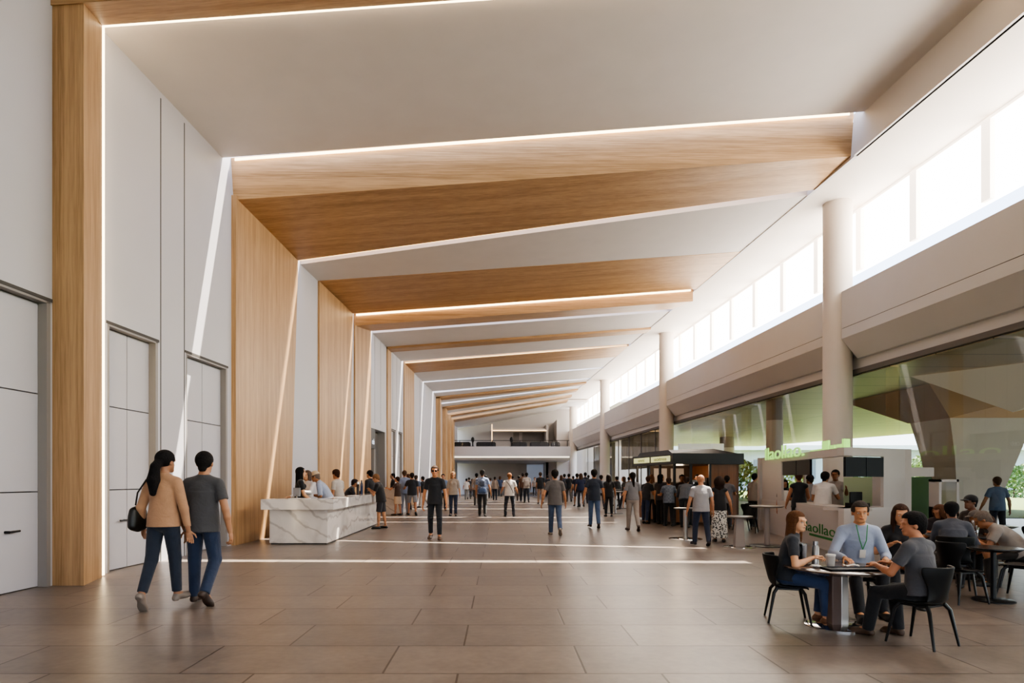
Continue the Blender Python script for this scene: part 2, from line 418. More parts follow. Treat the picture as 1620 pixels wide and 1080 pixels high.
# frame 4
j4 = jamb(23.85, 26.3, .06); b4 = MB()
b4.hexa([(XL(23.87)-.1, 23.87, 7.24), (XR(23.87), 23.87, 8.17), (XR(26.28), 26.28, 8.53), (XL(26.28)-.1, 26.28, 7.60), (XL(23.87)-.1, 23.87, 8.0), (XR(23.87), 23.87, 8.95), (XR(26.28), 26.28, 8.95), (XL(26.28)-.1, 26.28, 8.0)])
l4 = led(23.86, .0, .06, .04)
portal('fourth oak portal frame with a glowing front edge', [('jamb', j4, M_WOODZ), ('header_beam', b4, M_WOODX), ('light_strip', l4, M_LED)], 23.9)
j5 = jamb(29.5, 30.3, .06); b5 = beam(29.5, 30.3, .1)
portal('slim fifth oak portal frame behind the service bay', [('jamb', j5, M_WOODZ), ('header_beam', b5, M_WOODX)], 29.5)
j6 = jamb(33.6, 36.6, .06); b6 = beam(33.6, 36.6, .02); l6 = led(33.6, -.01, .05, .04)
portal('broad sixth oak portal frame beyond the slim one', [('jamb', j6, M_WOODZ), ('header_beam', b6, M_WOODX), ('light_strip', l6, M_LEDDIM)], 33.6)
for (a, b, d, lb) in ((45.9, 46.7, .12, 'seventh oak portal frame, slim, past the long white wall panel'), (49.4, 50.4, .12, 'eighth oak portal frame, far down the hall'),
                      (52.4, 53.1, .1, 'ninth oak portal frame, far down the hall close to the balcony'), (54.4, 55.5, .1, 'last oak portal frame, directly before the balcony')):
    portal(lb, [('jamb', jamb(a, b, .3, top=zl(a)), M_WOODZ), ('header_beam', beam(a, b, d), M_WOODX)], a)

# ---- right side: fascia, soffit, clerestory
def rq(f, Y, z): return Vector((f(Y), Y, z))
def rbox(mb, f0, f1, Y0, Y1, z0, z1, d0=0, d1=0):
    a = lambda f, d, Y, z: Vector((f(Y)+d, Y, z))
    mb.hexa([a(f0, d0, Y0, z0), a(f1, d1, Y0, z0), a(f1, d1, Y1, z0), a(f0, d0, Y1, z0), a(f0, d0, Y0, z1), a(f1, d1, Y0, z1), a(f1, d1, Y1, z1), a(f0, d0, Y1, z1)])
SZ = 8.55
fa = MB(); rbox(fa, XR, XR, YB, 13.87, SZ, 9.45, 0, .1); rbox(fa, XR, XR, 13.87, 62, SZ-.02, 9.3, .02, .1)
struct('trim_2', fa, M_BEAM)
so = MB(); rbox(so, XR, WX, YB, 76, SZ, SZ+.15, .05, 1.9)  # outer overhang past the clerestory is added to block the sun
struct('trim_3', so, M_SOFFIT)
# windows of the clerestory: frosted upper panes and clear lower strip
wc = MB(); wc.add([(WX(YB), YB, 6.85), (WX(76), 76, 6.85), (WX(76), 76, SZ), (WX(YB), YB, SZ)], [(0, 1, 2, 3)]); struct('window_1', wc, M_FROST)
wc2 = MB(); wc2.add([(WX(YB), YB, 5.7), (WX(76), 76, 5.7), (WX(76), 76, 6.85), (WX(YB), YB, 6.85)], [(0, 1, 2, 3)]); struct('window_2', wc2, M_GLASS2)
mu = MB()
Y = 2.0
while Y < 75:
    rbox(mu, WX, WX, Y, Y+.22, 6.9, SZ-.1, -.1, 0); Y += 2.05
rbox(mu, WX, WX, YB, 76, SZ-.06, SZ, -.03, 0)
struct('trim_4', mu, plain('mullion_white_glow', '#f4ebe2', .6, emit=2.2, ecol='#fff1e2'))  # glow put into the mullions so they fade against the bright panes
# spandrel beam between the columns
sp = MB()
cols = [1.8, 16.3, 30.8, 45.3, 59.8, 74.3]
for i, c in enumerate(cols[:-1]):
    a, b = c+.1, cols[i+1]-.35
    for (z0, z1, d) in ((5.25, 6.18, -.1), (4.99, 5.235, -.1)):
        rbox(sp, XC, XC, a, b, z0, z1, d, .45)
    # chamfered underside
    f = lambda d, Y, z: Vector((XC(Y)+d, Y, z))
    sp.hexa([f(.30, a, 4.5), f(.5, a, 4.5), f(.5, b, 4.5), f(.30, b, 4.5), f(-.1, a, 4.99), f(.5, a, 4.99), f(.5, b, 4.99), f(-.1, b, 4.99)])
rbox(sp, XC, XC, YB, 76, 5.7, 6.0, .3, 1.0)
rbox(sp, XC, XC, YB, 76, 4.2, 6.0, .42, .62)
struct('trim_5', sp, M_BEAM)
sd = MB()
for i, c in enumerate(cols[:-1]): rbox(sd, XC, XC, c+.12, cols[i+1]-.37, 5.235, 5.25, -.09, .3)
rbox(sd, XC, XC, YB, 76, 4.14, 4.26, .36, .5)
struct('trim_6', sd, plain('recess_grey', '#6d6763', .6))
cnames = ['white round column outside the right edge of the view', 'thick white round column nearest the camera, behind the green-lettered kiosk', 'second white round column, beside the black kiosk',
          'third white round column down the right side', 'fourth white round column, just before the balcony end', 'fifth white round column, the farthest on the right']
for c, lb in list(zip(cols, cnames))[1:]:
    m = MB(); m.lathe([(.36, 0), (.36, .12), (.345, .14), (.345, 8.5), (.35, 8.5), (.35, 8.55)], n=40)
    root = m.build('column', M_COLUMN, smooth=True, loc=(XC(c), c, 0)); tag(root, lb, 'column', 'white round columns on the right')
# lower glass wall
gl = MB(); gl.add([(GX(YB), YB, .1), (GX(57), 57, .1), (GX(57), 57, 4.2), (GX(YB), YB, 4.2)], [(0, 1, 2, 3)]); struct('window_3', gl, M_GLASS)
gm = MB()
Y = 2.5
Y = 31.3
while Y < 57:
    rbox(gm, GX, GX, Y, Y+.05, 0, 4.2, -.02, .04); Y += 2.9
rbox(gm, GX, GX, YB, 57, 0, .1, -.02, .05)
struct('trim_7', gm, plain('mullion_grey', '#8f8a86', .5))
# translucent curtains far on the right, behind the glass
for (a, b, lb) in ((45.6, 53.5, 'grey vertical-blind curtain behind the far glass'), (33.2, 43.5, 'pale striped curtain behind the middle glass bay')):
    c = MB(); n = int((b-a)/.06); pts = []
    for i in range(n+1):
        yy = a + (b-a)*i/n; xx = GX(yy)+.35+.05*math.sin(i*1.1)+.02*math.sin(i*2.7); pts.append((xx, yy))
    z0 = .1 if a > 40 else 2.1
    c.add([(x, y, z0) for x, y in pts]+[(x, y, 4.15) for x, y in pts], [(i, i+1, i+2+n, i+1+n) for i in range(n)])
    o = c.build('curtain', plain('curtain_'+str(int(a)), '#8d8580' if a > 40 else '#a8a08e', .8), smooth=True); tag(o, lb, 'curtain')

# ---- far end: balcony
def ex(px): return (px-790)*YE/1000
xl, xr = ex(714), ex(902)+.9
bal = MB()
bal.box(xl-.3, ex(901), YE-.9, YE+6, 3.5, 4.35)
bal.prism([(xl-.3, YE-.9, 3.5), (xl-.3, YE-.5, 3.15), (xl-.3, YE+6, 3.0), (xl-.3, YE+6, 3.5)], (ex(901)-xl+.3, 0, 0))
struct('wall_far', bal, M_WALL)
b_led = MB(); b_led.box(xl, ex(899), YE-.93, YE-.85, 3.36, 3.47)
struct('trim_8', b_led, emis('balcony_led', '#fff0d8', 2.2))
fw = MB()
fw.box(xl-1, 14, YE+5.4, YE+5.8, 0, 9)         # rear wall below and above
fw.box(xl-.4, xl+.3, YE-.3, YE+.6, 0, 3.2)
fw.box(ex(823), ex(824), YE+5.2, YE+5.5, 0, 3.2)
fw.box(ex(868), 14, YE+3.2, YE+3.4, 0, 3.1); fw.box(ex(868), ex(872), YE+3.2, YE+5.5, 0, 6.6); fw.box(ex(884), ex(886), YE+2, YE+5.5, 0, 7)
fw.box(ex(776), ex(866), YE+2.6, YE+5.5, 6.05, 6.2)
struct('wall_end', fw, plain('end_wall', '#b9b2ae', .6, noise=.03, nscale=.8))
pan = MB(); pan.box(ex(834)+.2, ex(866), YE+5.3, YE+5.39, 0.2, 2.9)
struct('window_4', pan, plain('bluish_glass', '#a3aab8', .25, emit=.25, ecol='#a9b6cc'))
upw = MB(); upw.box(ex(814), ex(824), YE+5.2, YE+5.39, 3.9, 6.0); upw.box(ex(830), ex(866), YE+5.2, YE+5.39, 3.9, 6.0)
struct('trim_9', upw, plain('grey_opening', '#77716d', .6))
ul = MB(); ul.box(ex(779), ex(868), YE+2.5, YE+2.56, 5.96, 6.05); ul.box(ex(777), ex(778.5), YE+2.5, YE+2.58, 5.0, 6.6)
struct('trim_10', ul, M_LEDDIM)
rl = empty('balcony_railing', (0, YE-.8, 4.35), 0, 'dark metal railing along the far balcony edge', 'railing')
m = MB(); m.box(xl, ex(899), -.03, .03, .5, .55); m.build('rail', M_BLACKM, rl)
for px in (728, 748, 779, 809, 822, 854, 867, 880, 896):
    m = MB(); m.box(ex(px)-.03, ex(px)+.03, -.03, .03, 0, .5); m.build('railing_post', M_BLACKM, rl)
gp = MB(); gp.add([(xl, 0, .03), (ex(899), 0, .03), (ex(899), 0, .48), (xl, 0, .48)], [(0, 1, 2, 3)]); gp.build('glass_panel', M_GLASS2, rl)
for (a, b, lb) in ((720, 743, 'long dark sofa at the left end of the balcony'), (755, 783, 'dark sofa in the middle left of the balcony'), (811, 832, 'dark sofa on the balcony right of the middle post'), (840, 866, 'dark low sofa at the right part of the balcony'), (874, 884, 'small dark armchair at the right end of the balcony')):
    s = empty('sofa', ((ex(a)+ex(b))/2, YE-.1, 4.36), 0, lb, 'sofa', 'dark sofas on the balcony')
    w = (ex(b)-ex(a))/2
    m = MB(); m.box(-w, w, -.1, .6, .04, .28); m.build('sofa_seat', plain('sofa_dark', '#2c2b2e', .8), s, bevel=.03)
    m = MB(); m.box(-w, w, -.3, -.1, .02, .42); m.build('backrest', plain('sofa_dark', '#2c2b2e', .8), s, bevel=.03)
    for q in (-1, 1):
        m = MB(); m.box(q*w-.08, q*w+.08, -.28, .6, 0, .36); m.build('armrest', plain('sofa_dark', '#2c2b2e', .8), s, bevel=.03)
# ---- unseen wall behind the camera; its glazed opening is added for fill light
bw = MB(); bw.box(-7.5, 10.5, YB-.3, YB, 3.4, 10); bw.box(-7.5, -5, YB-.3, YB, 0, 6); bw.box(8, 10.5, YB-.3, YB, 0, 6)
struct('wall_back', bw, M_WALL)
gb = MB(); gb.add([(-5, YB-.2, 0), (8, YB-.2, 0), (8, YB-.2, 3.4), (-5, YB-.2, 3.4)], [(0, 1, 2, 3)]); struct('fill_window', gb, M_GLASS2)

# ---- outside on the right
cn = MB()
cz = 4.12
cn.hexa([(GX(-9)+.06, -9, cz), (44, -9, cz), (25.6, 31.5, cz), (GX(31.5)+.06, 31.5, cz), (GX(-9)+.06, -9, cz+.3), (44, -9, cz+.3), (25.6, 31.5, cz+.3), (GX(31.5)+.06, 31.5, cz+.3)])
cn.hexa([(GX(31.5)+.15, 31.5, cz), (25.6, 31.5, cz), (20.9, 51, cz), (GX(51)+.15, 51, cz), (GX(31.5)+.15, 31.5, cz+.3), (25.6, 31.5, cz+.3), (20.9, 51, cz+.3), (GX(51)+.15, 51, cz+.3)])
def canopy_mat():
    m, nt, b = new_mat('canopy_soffit_panels')
    tc = nt.nodes.new('ShaderNodeTexCoord'); br = nt.nodes.new('ShaderNodeTexBrick')
    br.inputs['Scale'].default_value = 1; br.inputs['Brick Width'].default_value = 4.5; br.inputs['Row Height'].default_value = 1.5; br.inputs['Mortar Size'].default_value = .02; br.offset = 0
    br.inputs['Color1'].default_value = srgb('#dccfb0'); br.inputs['Color2'].default_value = srgb('#e2d5b8'); br.inputs['Mortar'].default_value = srgb('#857c5a')
    nt.links.new(tc.outputs['Object'], br.inputs['Vector']); nt.links.new(br.outputs['Color'], b.inputs['Base Color']); b.inputs['Roughness'].default_value = .35
    return m
M_CANOPY = canopy_mat()
struct('canopy', cn, M_CANOPY)
# inverted tapered pier with triangular crown
pr = empty('pier', (14.8, 20, 0), 0, 'big inverted-taper concrete pier standing outside beyond the glass', 'pier')
m = MB()
def pz(px, py, Y): return at(px, Y, py=py)
Yp = 20.5
top = 3.35
def rect(cx, w, d, z): return [(cx-w/2, Yp-d/2, z), (cx+w/2, Yp-d/2, z), (cx+w/2, Yp+d/2, z), (cx-w/2, Yp+d/2, z)]
rings = [rect(15.15-.1, 1.25, 1.2, 0), rect(15.15-.1, 1.35, 1.3, .8), rect(15.2, 2.0, 1.6, 2.2), rect(15.25, 2.62, 1.9, top)]
m.loft(rings); o = m.build('pier_shaft', plain('pier_concrete', '#d8cdc3', .4, noise=.08, nscale=1.5), pr); o.location = -Vector(pr.location)
m = MB()
A = pz(1470, 668, Yp-1); B = pz(1597, 660, Yp-1); A1 = pz(1443, 595, 16.5); 
m.hexa([(13.9, 19.5, top), (16.6, 19.5, top), (16.6, 21.5, top), (13.9, 21.5, top), (11.9, 17.5, cz-.02), (16.9, 19.3, cz-.02), (16.9, 21.8, cz-.02), (11.9, 21.8, cz-.02)])
o = m.build('pier_crown', plain('bronze_panel', '#cda57c', .45), pr); o.location = -Vector(pr.location)
m = MB(); m.add([(10.6, 16.3, cz-.02), (13.0, 16.0, 3.15), (13.6, 12.0, cz-.02), (17, 16.3, cz-.02)], [(0, 1, 2), (1, 3, 2), (0, 3, 1), (0, 2, 3)])
o = m.build('crown_plate', plain('beige_plate_glow', '#f4ece0', .6, emit=.12, ecol='#d9c7ac'), pr); o.location = -Vector(pr.location)  # slight emission stands in for bounce light on the shaded plate
# ground outside
gr = MB(); gr.add([(16, 24, .02), (40, 20, .02), (40, 80, .02), (16, 80, .02)], [(0, 1, 2, 3)])
struct('lawn', gr, plain('lawn_grass', '#6f7c40', .9, noise=.25, nscale=3))
gq = MB(); gq.add([(-60, -60, -.03), (240, -60, -.03), (240, 240, -.03), (-60, 240, -.03)], [(0, 1, 2, 3)])
struct('ground', gq, plain('far_ground', '#7b8560', .9, noise=.15, nscale=.2))
# hedge shrubs: leaf clusters
def shrub(loc, w, h, lb, seed):
    rnd = random.Random(seed); m = MB()
    for _ in range(900):
        a = rnd.uniform(0, 6.28); r = w*.5*math.sqrt(rnd.random()); zz = h*rnd.random()**.8
        k = math.sqrt(max(0, 1-(zz/h)**2.4)); p = Vector((r*math.cos(a)*k, r*math.sin(a)*k*.6, zz))
        s = rnd.uniform(.08, .17)*h/2; n = Vector((rnd.uniform(-1, 1), rnd.uniform(-1, 1), rnd.uniform(-.2, 1))).normalized(); u = n.orthogonal().normalized(); v = n.cross(u)
        m.add([p-u*s, p+v*s*.5, p+u*s, p-v*s*.5], [(0, 1, 2, 3)])
    root = empty('shrub', loc, 0, lb, 'shrub', 'green shrubs along the lawn')
    m.build('foliage', plain('leaf_%d' % (seed % 3), ['#7d8f55', '#8f9e66', '#5f7a45'][seed % 3], .7, noise=.3, nscale=2), root)
    t = MB(); t.tube([(0, 0, 0), (.05, 0, h*.6)], [.06, .03], 6); t.build('stem', plain('bark', '#5a4636', .9), root)
sx = [(17.5, 47, 'rounded green shrub seen through the glass right of the black kiosk'), (22, 49, 'pale green shrub seen past the left frame of the green-lettered kiosk'), (26.5, 47, 'green shrub seen above the white counter kiosk'), (31, 50, 'loose green shrub right of the kiosk screens'),
      (35, 52, 'green shrub just left of the big outdoor pier'), (41.5, 51, 'tall green shrub right of the big outdoor pier'), (45, 53, 'second green shrub right of the big outdoor pier'), (49, 55, 'green shrub at the right edge beyond the lawn')]
for i, (x, y, lb) in enumerate(sx): shrub((x, y, -.03), 4.8, 3.0+.5*math.sin(i*2.1), lb, i)
# distant pale building
bd = empty('distant_building', (45, 82, 0), 0, 'pale low building far beyond the shrubs', 'building')
m = MB(); m.box(-40, 25, 0, 6, 0, 5.2); m.build('building_wall', plain('distant_wall', '#a9b2bd', .7), bd)
m = MB(); m.box(-41, 26, -1.5, 6, 5.2, 5.8); m.build('roof_slab', plain('distant_roof', '#dfe2e4', .7), bd)
for k in range(12):
    m = MB(); m.box(-37+k*5, -34+k*5, -.1, .05, 1.5, 4); m.build('building_window', plain('distant_glass', '#6a7482', .3), bd)
# bright white screen wall outside beyond the second column
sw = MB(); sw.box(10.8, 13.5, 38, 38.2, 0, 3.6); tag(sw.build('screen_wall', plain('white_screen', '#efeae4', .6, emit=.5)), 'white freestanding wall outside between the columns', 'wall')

for (x, y, r_, lb) in ((9.36, 21.5, .27, 'brown-grey outdoor column close behind the glass, left of the white kiosk'), (14.4, 40.0, .45, 'outdoor column under the canopy seen above the coffee kiosk')):
    oc = empty('outdoor_column', (x, y, 0), 0, lb, 'column')
    m = MB(); m.lathe([(r_, 0), (r_, 3.45)], n=32); m.build('column_shaft', M_COLUMN, oc, smooth=True)
    m = MB(); m.lathe([(r_*.97, 3.45), (r_*.97, 4.12)], n=32); m.build('column_head', plain('column_brown', '#8f8076', .5), oc, smooth=True)
# ============================================================ FURNITURE
def shell_chair(name_label, loc, yaw, sc=.84, group='black shell chairs'):
    root = empty('chair', loc, R(yaw), name_label, 'chair', group)
    prof = [(.215, .425, .175, .0, -.02), (.20, .44, .195, .0, .0), (.05, .425, .215, .0, .012), (-.10, .425, .215, .01, .02), (-.175, .445, .205, .03, .02), (-.205, .50, .175, .06, 0),
            (-.225, .58, .165, .08, 0), (-.245, .66, .20, .11, 0), (-.265, .74, .235, .15, 0), (-.275, .80, .235, .16, 0), (-.278, .815, .22, .15, 0)]
    m = MB(); nu = 10; V = []
    for (y, z, w, wrap, dish) in prof:
        for i in range(nu+1):
            u = -1+2*i/nu; V.append((u*w*sc, (y+wrap*u*u)*sc, (z+dish*(u*u))*sc))
    n = nu+1; fs = [(k*n+i, k*n+i+1, (k+1)*n+i+1, (k+1)*n+i) for k in range(len(prof)-1) for i in range(nu)]
    cut = 4
    m = MB(); m.add(V[:(cut+1)*n], fs[:cut*nu]); s1 = m.build('seat', M_BLACK, root, smooth=True)
    m = MB(); m.add(V[cut*n:], [tuple(i for i in f) for f in [(k*n+i, k*n+i+1, (k+1)*n+i+1, (k+1)*n+i) for k in range(len(prof)-1-cut) for i in range(nu)]])
    s2 = m.build('backrest', M_BLACK, root, smooth=True)
    for o in (s1, s2):
        md = o.modifiers.new('thick', 'SOLIDIFY'); md.thickness = .022*sc; md.offset = 0
        md = o.modifiers.new('sub', 'SUBSURF'); md.levels = 1; md.render_levels = 2
    for sx in (-1, 1):
        for sy in (-1, 1):
            m = MB(); m.tube([(sx*.15*sc, sy*.13*sc, .42*sc), (sx*.185*sc, sy*.17*sc, .36*sc), (sx*.225*sc, sy*.235*sc, 0)], [.022*sc, .02*sc, .012*sc], 8)
            m.build('leg', M_BLACKM, root, smooth=True)
    m = MB(); m.box(-.15*sc, .15*sc, -.13*sc, .13*sc, .395*sc, .415*sc); m.build('seat_frame', M_BLACKM, root)
    return root
chair_proto = []
def chair(label, loc, yaw, sc=.84, group='black shell chairs'):
    if not chair_proto:
        c = shell_chair(label, loc, yaw, sc, group); chair_proto.append((c, sc)); return c
    c = copy_tree(chair_proto[0][0]); c.location = loc; c.rotation_euler = (0, 0, R(yaw)); k = sc/chair_proto[0][1]; c.scale = (k, k, k)
    tag(c, label, 'chair', group); return c

def pedestal(label, loc, h, r, br, col_w, mat_top, kind='round', base_mat=None, cm=None, group=None):
    root = empty('table', loc, 0, label, 'table', group)
    m = MB(); m.lathe([(r*.2, h-.045), (r*.86, h-.04), (r, h-.012), (r, h-.004), (r*.985, h)], n=64); m.build('table_top', mat_top, root, smooth=True)
    if kind == 'box':
        m = MB(); m.box(-col_w, col_w*.1, -.07, .07, .02, h-.04); m.build('column', plain('table_column_brown', '#6a5750', .35), root, bevel=.01)
        m = MB(); m.box(col_w*.1, col_w, -.06, .06, .02, h-.04); m.build('column_face', M_STEEL, root, bevel=.01)
    elif kind == 'taper':
        m = MB(); m.loft([[(-col_w*1.1, -.07, .01), (col_w*1.1, -.07, .01), (col_w*1.1, .07, .01), (-col_w*1.1, .07, .01)], [(-col_w*.8, -.05, h-.04), (col_w*.8, -.05, h-.04), (col_w*.8, .05, h-.04), (-col_w*.8, .05, h-.04)]]); m.build('column', cm or M_STEEL, root, bevel=.01)
    else:
        m = MB(); m.lathe([(col_w, .01), (col_w, h-.04)], n=20); m.build('column', cm or M_STEEL, root, smooth=True)
    m = MB(); m.lathe([(br, 0), (br, .012), (br*.92, .022), (col_w*1.1, .03)], n=48); m.build('base', base_mat or M_CHROME, root, smooth=True)
    return root

# ---- reception desk
dk = empty('reception_desk', (-4.4, 14.1, 0), 0, 'L-shaped white marble reception desk on the left', 'desk')
off = -Vector(dk.location)
def dxr(Y): return -3.65-.015*(Y-13.9)
m = MB(); 
m.prism([(-5.25, 13.9, .78), (dxr(13.9), 13.9, .78), (dxr(20), 20.0, .78), (dxr(20)-.46, 20.0, .78), (dxr(14.6)-.46, 14.62, .78), (-5.25, 14.62, .78)], (0, 0, .235))
o = m.build('counter_top', M_MARBLE, dk, bevel=.006); o.location = off
m = MB()
m.prism([(-5.12, 14.08, .03), (-3.83, 14.08, .03), (-3.93, 20.3, .03), (-4.12, 20.3, .03), (-4.06, 14.5, .03), (-5.12, 14.5, .03)], (0, 0, .75))
o = m.build('desk_body', M_MARBLE, dk, bevel=.004); o.location = off
m = MB(); m.prism([(-5.1, 14.11, 0), (-3.86, 14.11, 0), (-3.96, 20.25, 0), (-4.1, 20.25, 0), (-4.03, 14.48, 0), (-5.1, 14.48, 0)], (0, 0, .03)); o = m.build('plinth', M_SEAM, dk); o.location = off
# ---- second counter farther on the left
d2 = empty('service_counter', (-4.35, 26.5, 0), 0, 'white service counter behind the reception desk where a group is queuing', 'counter')
m = MB(); m.box(-.6, .25, 0, .6, 1.0, 1.1); m.box(-.2, .25, .6, 2.4, 1.0, 1.1); m.build('counter_top', M_MARBLE, d2)
m = MB(); m.box(-.55, .18, .06, .54, 0, 1.0); m.box(-.15, .18, .54, 2.3, 0, 1.0); m.build('counter_body', M_MARBLE, d2)
# things on the desk
def cyl_thing(name, cat, label, loc, prof, mat, group=None, parts=None):
    m = MB(); m.lathe(prof, n=24)
    if parts:
        root = empty(name, loc, 0, label, cat, group); m.build(parts[0], mat, root, smooth=True)
        for nm, pf, mt in parts[1:]:
            q = MB(); q.lathe(pf, n=24); q.build(nm, mt, root, smooth=True)
        return root
    o = m.build(name, mat, smooth=True, loc=loc); return tag(o, label, cat, group)
CT = 1.016
cyl_thing('bottle', 'bottle', 'tall dark brown bottle with a silver cap on the reception desk', (-4.0, 17.9, CT), [(.045, 0), (.045, .26), (.04, .3)], plain('bottle_brown', '#2c1a12', .2), None, ['bottle_body', ('cap', [(.042, .3), (.042, .36), (.0, .365)], M_CHROME)])
cyl_thing('bottle', 'bottle', 'tall dark blue bottle right of the brown one on the reception desk', (-3.98, 18.25, CT), [(.04, 0), (.04, .3), (.02, .36), (.02, .4)], plain('bottle_blue', '#16254a', .2), None, ['bottle_body', ('cap', [(.022, .38), (.022, .41), (.0, .412)], M_DARK)])
m = MB(); m.box(-.12, .12, -.18, .18, 0, .006); tag(m.build('paper_sheet', M_PAPER, loc=(-3.9, 16.9, CT)), 'white sheet of paper on the side of the reception desk', 'paper')
m = MB(); m.box(-.22, .22, -.12, .12, 0, .008); tag(m.build('paper_stack', M_PAPER, loc=(-4.5, 14.25, CT)), 'flat white paper stack on the front of the reception desk', 'paper')
mon = empty('desk_monitor', (-4.62, 14.42, CT), R(155), 'silver tablet stand on the reception desk in front of the staff', 'monitor')
m = MB(); m.box(-.1, .1, -.01, .01, .05, .24); m.build('screen', plain('screen_grey', '#8f9298', .2), mon)
m = MB(); m.box(-.06, .06, -.05, .05, 0, .01); m.box(-.012, .012, -.01, .01, 0, .08); m.build('stand', M_CHROME, mon)

# ---- black coffee kiosk
K = empty('coffee_kiosk', (5.54, 20.0, 0), R(9.4), 'black-roofed coffee kiosk with wooden counter and pale lit sign strips', 'kiosk')
m = MB(); m.box(-.12, 2.3, -.15, 3.3, 1.93, 2.28); m.build('roof_fascia', M_DARK, K, bevel=.01)
m = MB(); m.loft([[(-.0, .15, 2.28), (2.2, .0, 2.28), (2.2, 3.1, 2.28), (0, 3.1, 2.28)], [(.02, .5, 2.4), (1.5, .3, 2.44), (1.5, 2.9, 2.44), (.02, 2.9, 2.4)]]); m.build('roof_hood', M_DARK, K)
msn = plain('sign_pale', '#d9dba2', .5, emit=.8, ecol='#dfe2a0')
for (a, b, tx) in ((.05, 1.55, 'cuncbeltrnosse'), (1.7, 3.1, 'mireorul')):
    m = MB(); m.box(-.135, -.12, a, b, 2.02, 2.2); so2 = m.build('sign_strip', msn, K)
    t = text_mesh('sign_lettering', tx, .17, plain('sign_olive', '#8f8f52', .6), so2, Matrix.Translation((-.14, (a+b)/2, 2.11)) @ Matrix.Rotation(R(-90), 4, 'Z') @ Matrix.Rotation(R(90), 4, 'X'), .002, sx=1.0)
for (x, y) in ((.0, 0), (.0, 3.1), (.55, 0), (1.2, 0), (0, 1.1), (0, 2.1)):
    m = MB(); m.box(x-.035, x+.035, y-.035, y+.035, 0, 1.93); m.build('post', M_DARK, K)
m = MB(); m.box(1.2, 2.2, 0, .08, 0, 1.93); m.box(2.12, 2.2, 0, 3.2, 0, 1.93); m.build('wood_panel', M_WOODDK, K)
m = MB(); m.box(.0, .5, .05, 3.1, .08, .98); m.box(.5, 1.2, .05, .5, .08, .98); m.build('counter', M_WOODDK, K, bevel=.01)
m = MB(); m.box(-.04, .54, -.02, 3.14, .98, 1.03); m.box(.54, 1.2, -.02, .54, .98, 1.03); m.build('counter_top', plain('counter_dark', '#3a2a20', .3), K, bevel=.008)
m = MB(); m.box(.5, 2.1, 3.1, 3.16, 0, 1.93); m.build('back_panel', plain('kiosk_back', '#4b3a2d', .6), K)
m = MB(); m.box(1.25, 2.1, .3, .7, .98, 1.5); m.build('shelf_unit', M_DARK, K)
for x0 in (.62, 1.28):
    m = MB(); m.box(x0, x0+.5, 3.05, 3.09, 1.35, 1.85); m.build('menu_board', plain('menu_pale', '#b8aca0', .5, emit=.15, ecol='#b8aca0'), K)
def kp(x, y, z): return K.matrix_basis @ Vector((x, y, z))
bpy.context.view_layer.update()
em = empty('espresso_machine', kp(.85, .27, 1.03), R(9.4), 'dark espresso machine on the coffee kiosk counter', 'coffee machine')
m = MB(); m.box(-.25, .25, -.17, .17, .04, .16); m.box(-.25, .25, .0, .17, .16, .36); m.build('machine_body', M_BLACKM, em, bevel=.015)
m = MB(); m.box(-.25, .25, -.17, .1, .33, .4); m.build('machine_hood', M_STEEL, em, bevel=.01)
for q in (-.12, .12):
    m = MB(); m.tube([(q, -.1, .33), (q, -.1, .26)], .03, 12); m.tube([(q, -.1, .27), (q, -.24, .26)], .012, 8); m.build('portafilter', M_CHROME, em, smooth=True)
for i in range(4):
    p = kp(.2, .35+i*.55, 1.03)
    cyl_thing('cup', 'cup', 'small pale cup on the left counter of the coffee kiosk', p, [(.03, 0), (.042, .11), (.038, .11)], M_PAPER, 'cups on the coffee kiosk counter')

# ---- green-lettered white kiosk
A, Bk, Ck, Dk = Vector((7.5, 18.1, 0)), Vector((6.54, 12.0, 0)), Vector((8.22, 12.75, 0)), Vector((8.8, 18.1, 0))
G = empty('yogurt_kiosk', (7.4, 14.5, 0), 0, 'white kiosk with glowing green letters, dark screens and a low counter', 'kiosk')
goff = -Vector(G.location)
M_G = plain('green_letters', '#a6ea74', .6, emit=.9, ecol='#b4f27c'); M_GD = plain('green_vinyl', '#157a2e', .5); M_GP = plain('pale_green', '#adbd9c', .6)
M_KW = plain('kiosk_white', '#c3bcb8', .5)
def bld(m, nm, mt, **k):
    o = m.build(nm, mt, G, **k); o.location = goff; return o
def seg(P, Q, z0, z1, t=.12, s=0., e=1., mb=None, side=1):
    d = (Q-P); n = Vector((-d.y, d.x, 0)).normalized()*t*side; a = P+d*s; b = P+d*e; mb = mb or MB()
    mb.hexa([(a.x, a.y, z0), (b.x, b.y, z0), ((b+n).x, (b+n).y, z0), ((a+n).x, (a+n).y, z0), (a.x, a.y, z1), (b.x, b.y, z1), ((b+n).x, (b+n).y, z1), ((a+n).x, (a+n).y, z1)])
    return mb
def on(P, Q, px):   # fraction along PQ where the ray of column px meets it
    k = (px-790)/1000; d = Q-P
    return (k*P.y-P.x)/(d.x-k*d.y)
bld(seg(A, Bk, .06, .85, .12), 'counter_front', M_KW); bld(seg(Bk, Ck, .06, .85, .12), 'counter_side', M_KW)
m = seg(A, Bk, .85, .9, .5); seg(Bk, Ck, .85, .9, .45, mb=m); bld(m, 'counter_top', M_WHITE)
m = seg(A, Bk, 0, .06, .1); seg(Bk, Ck, 0, .06, .1, mb=m); bld(m, 'plinth', M_WHITE)
bld(seg(A, Bk, 1.9, 2.06, .15), 'header_left', M_KW); bld(seg(Bk, Ck, 1.9, 2.06, .15), 'header_right', M_KW)
for P in (A, Ck):
    m = MB(); m.box(P.x-.06, P.x+.08, P.y-.02, P.y+.12, 0, 2.06); bld(m, 'post', M_KW)
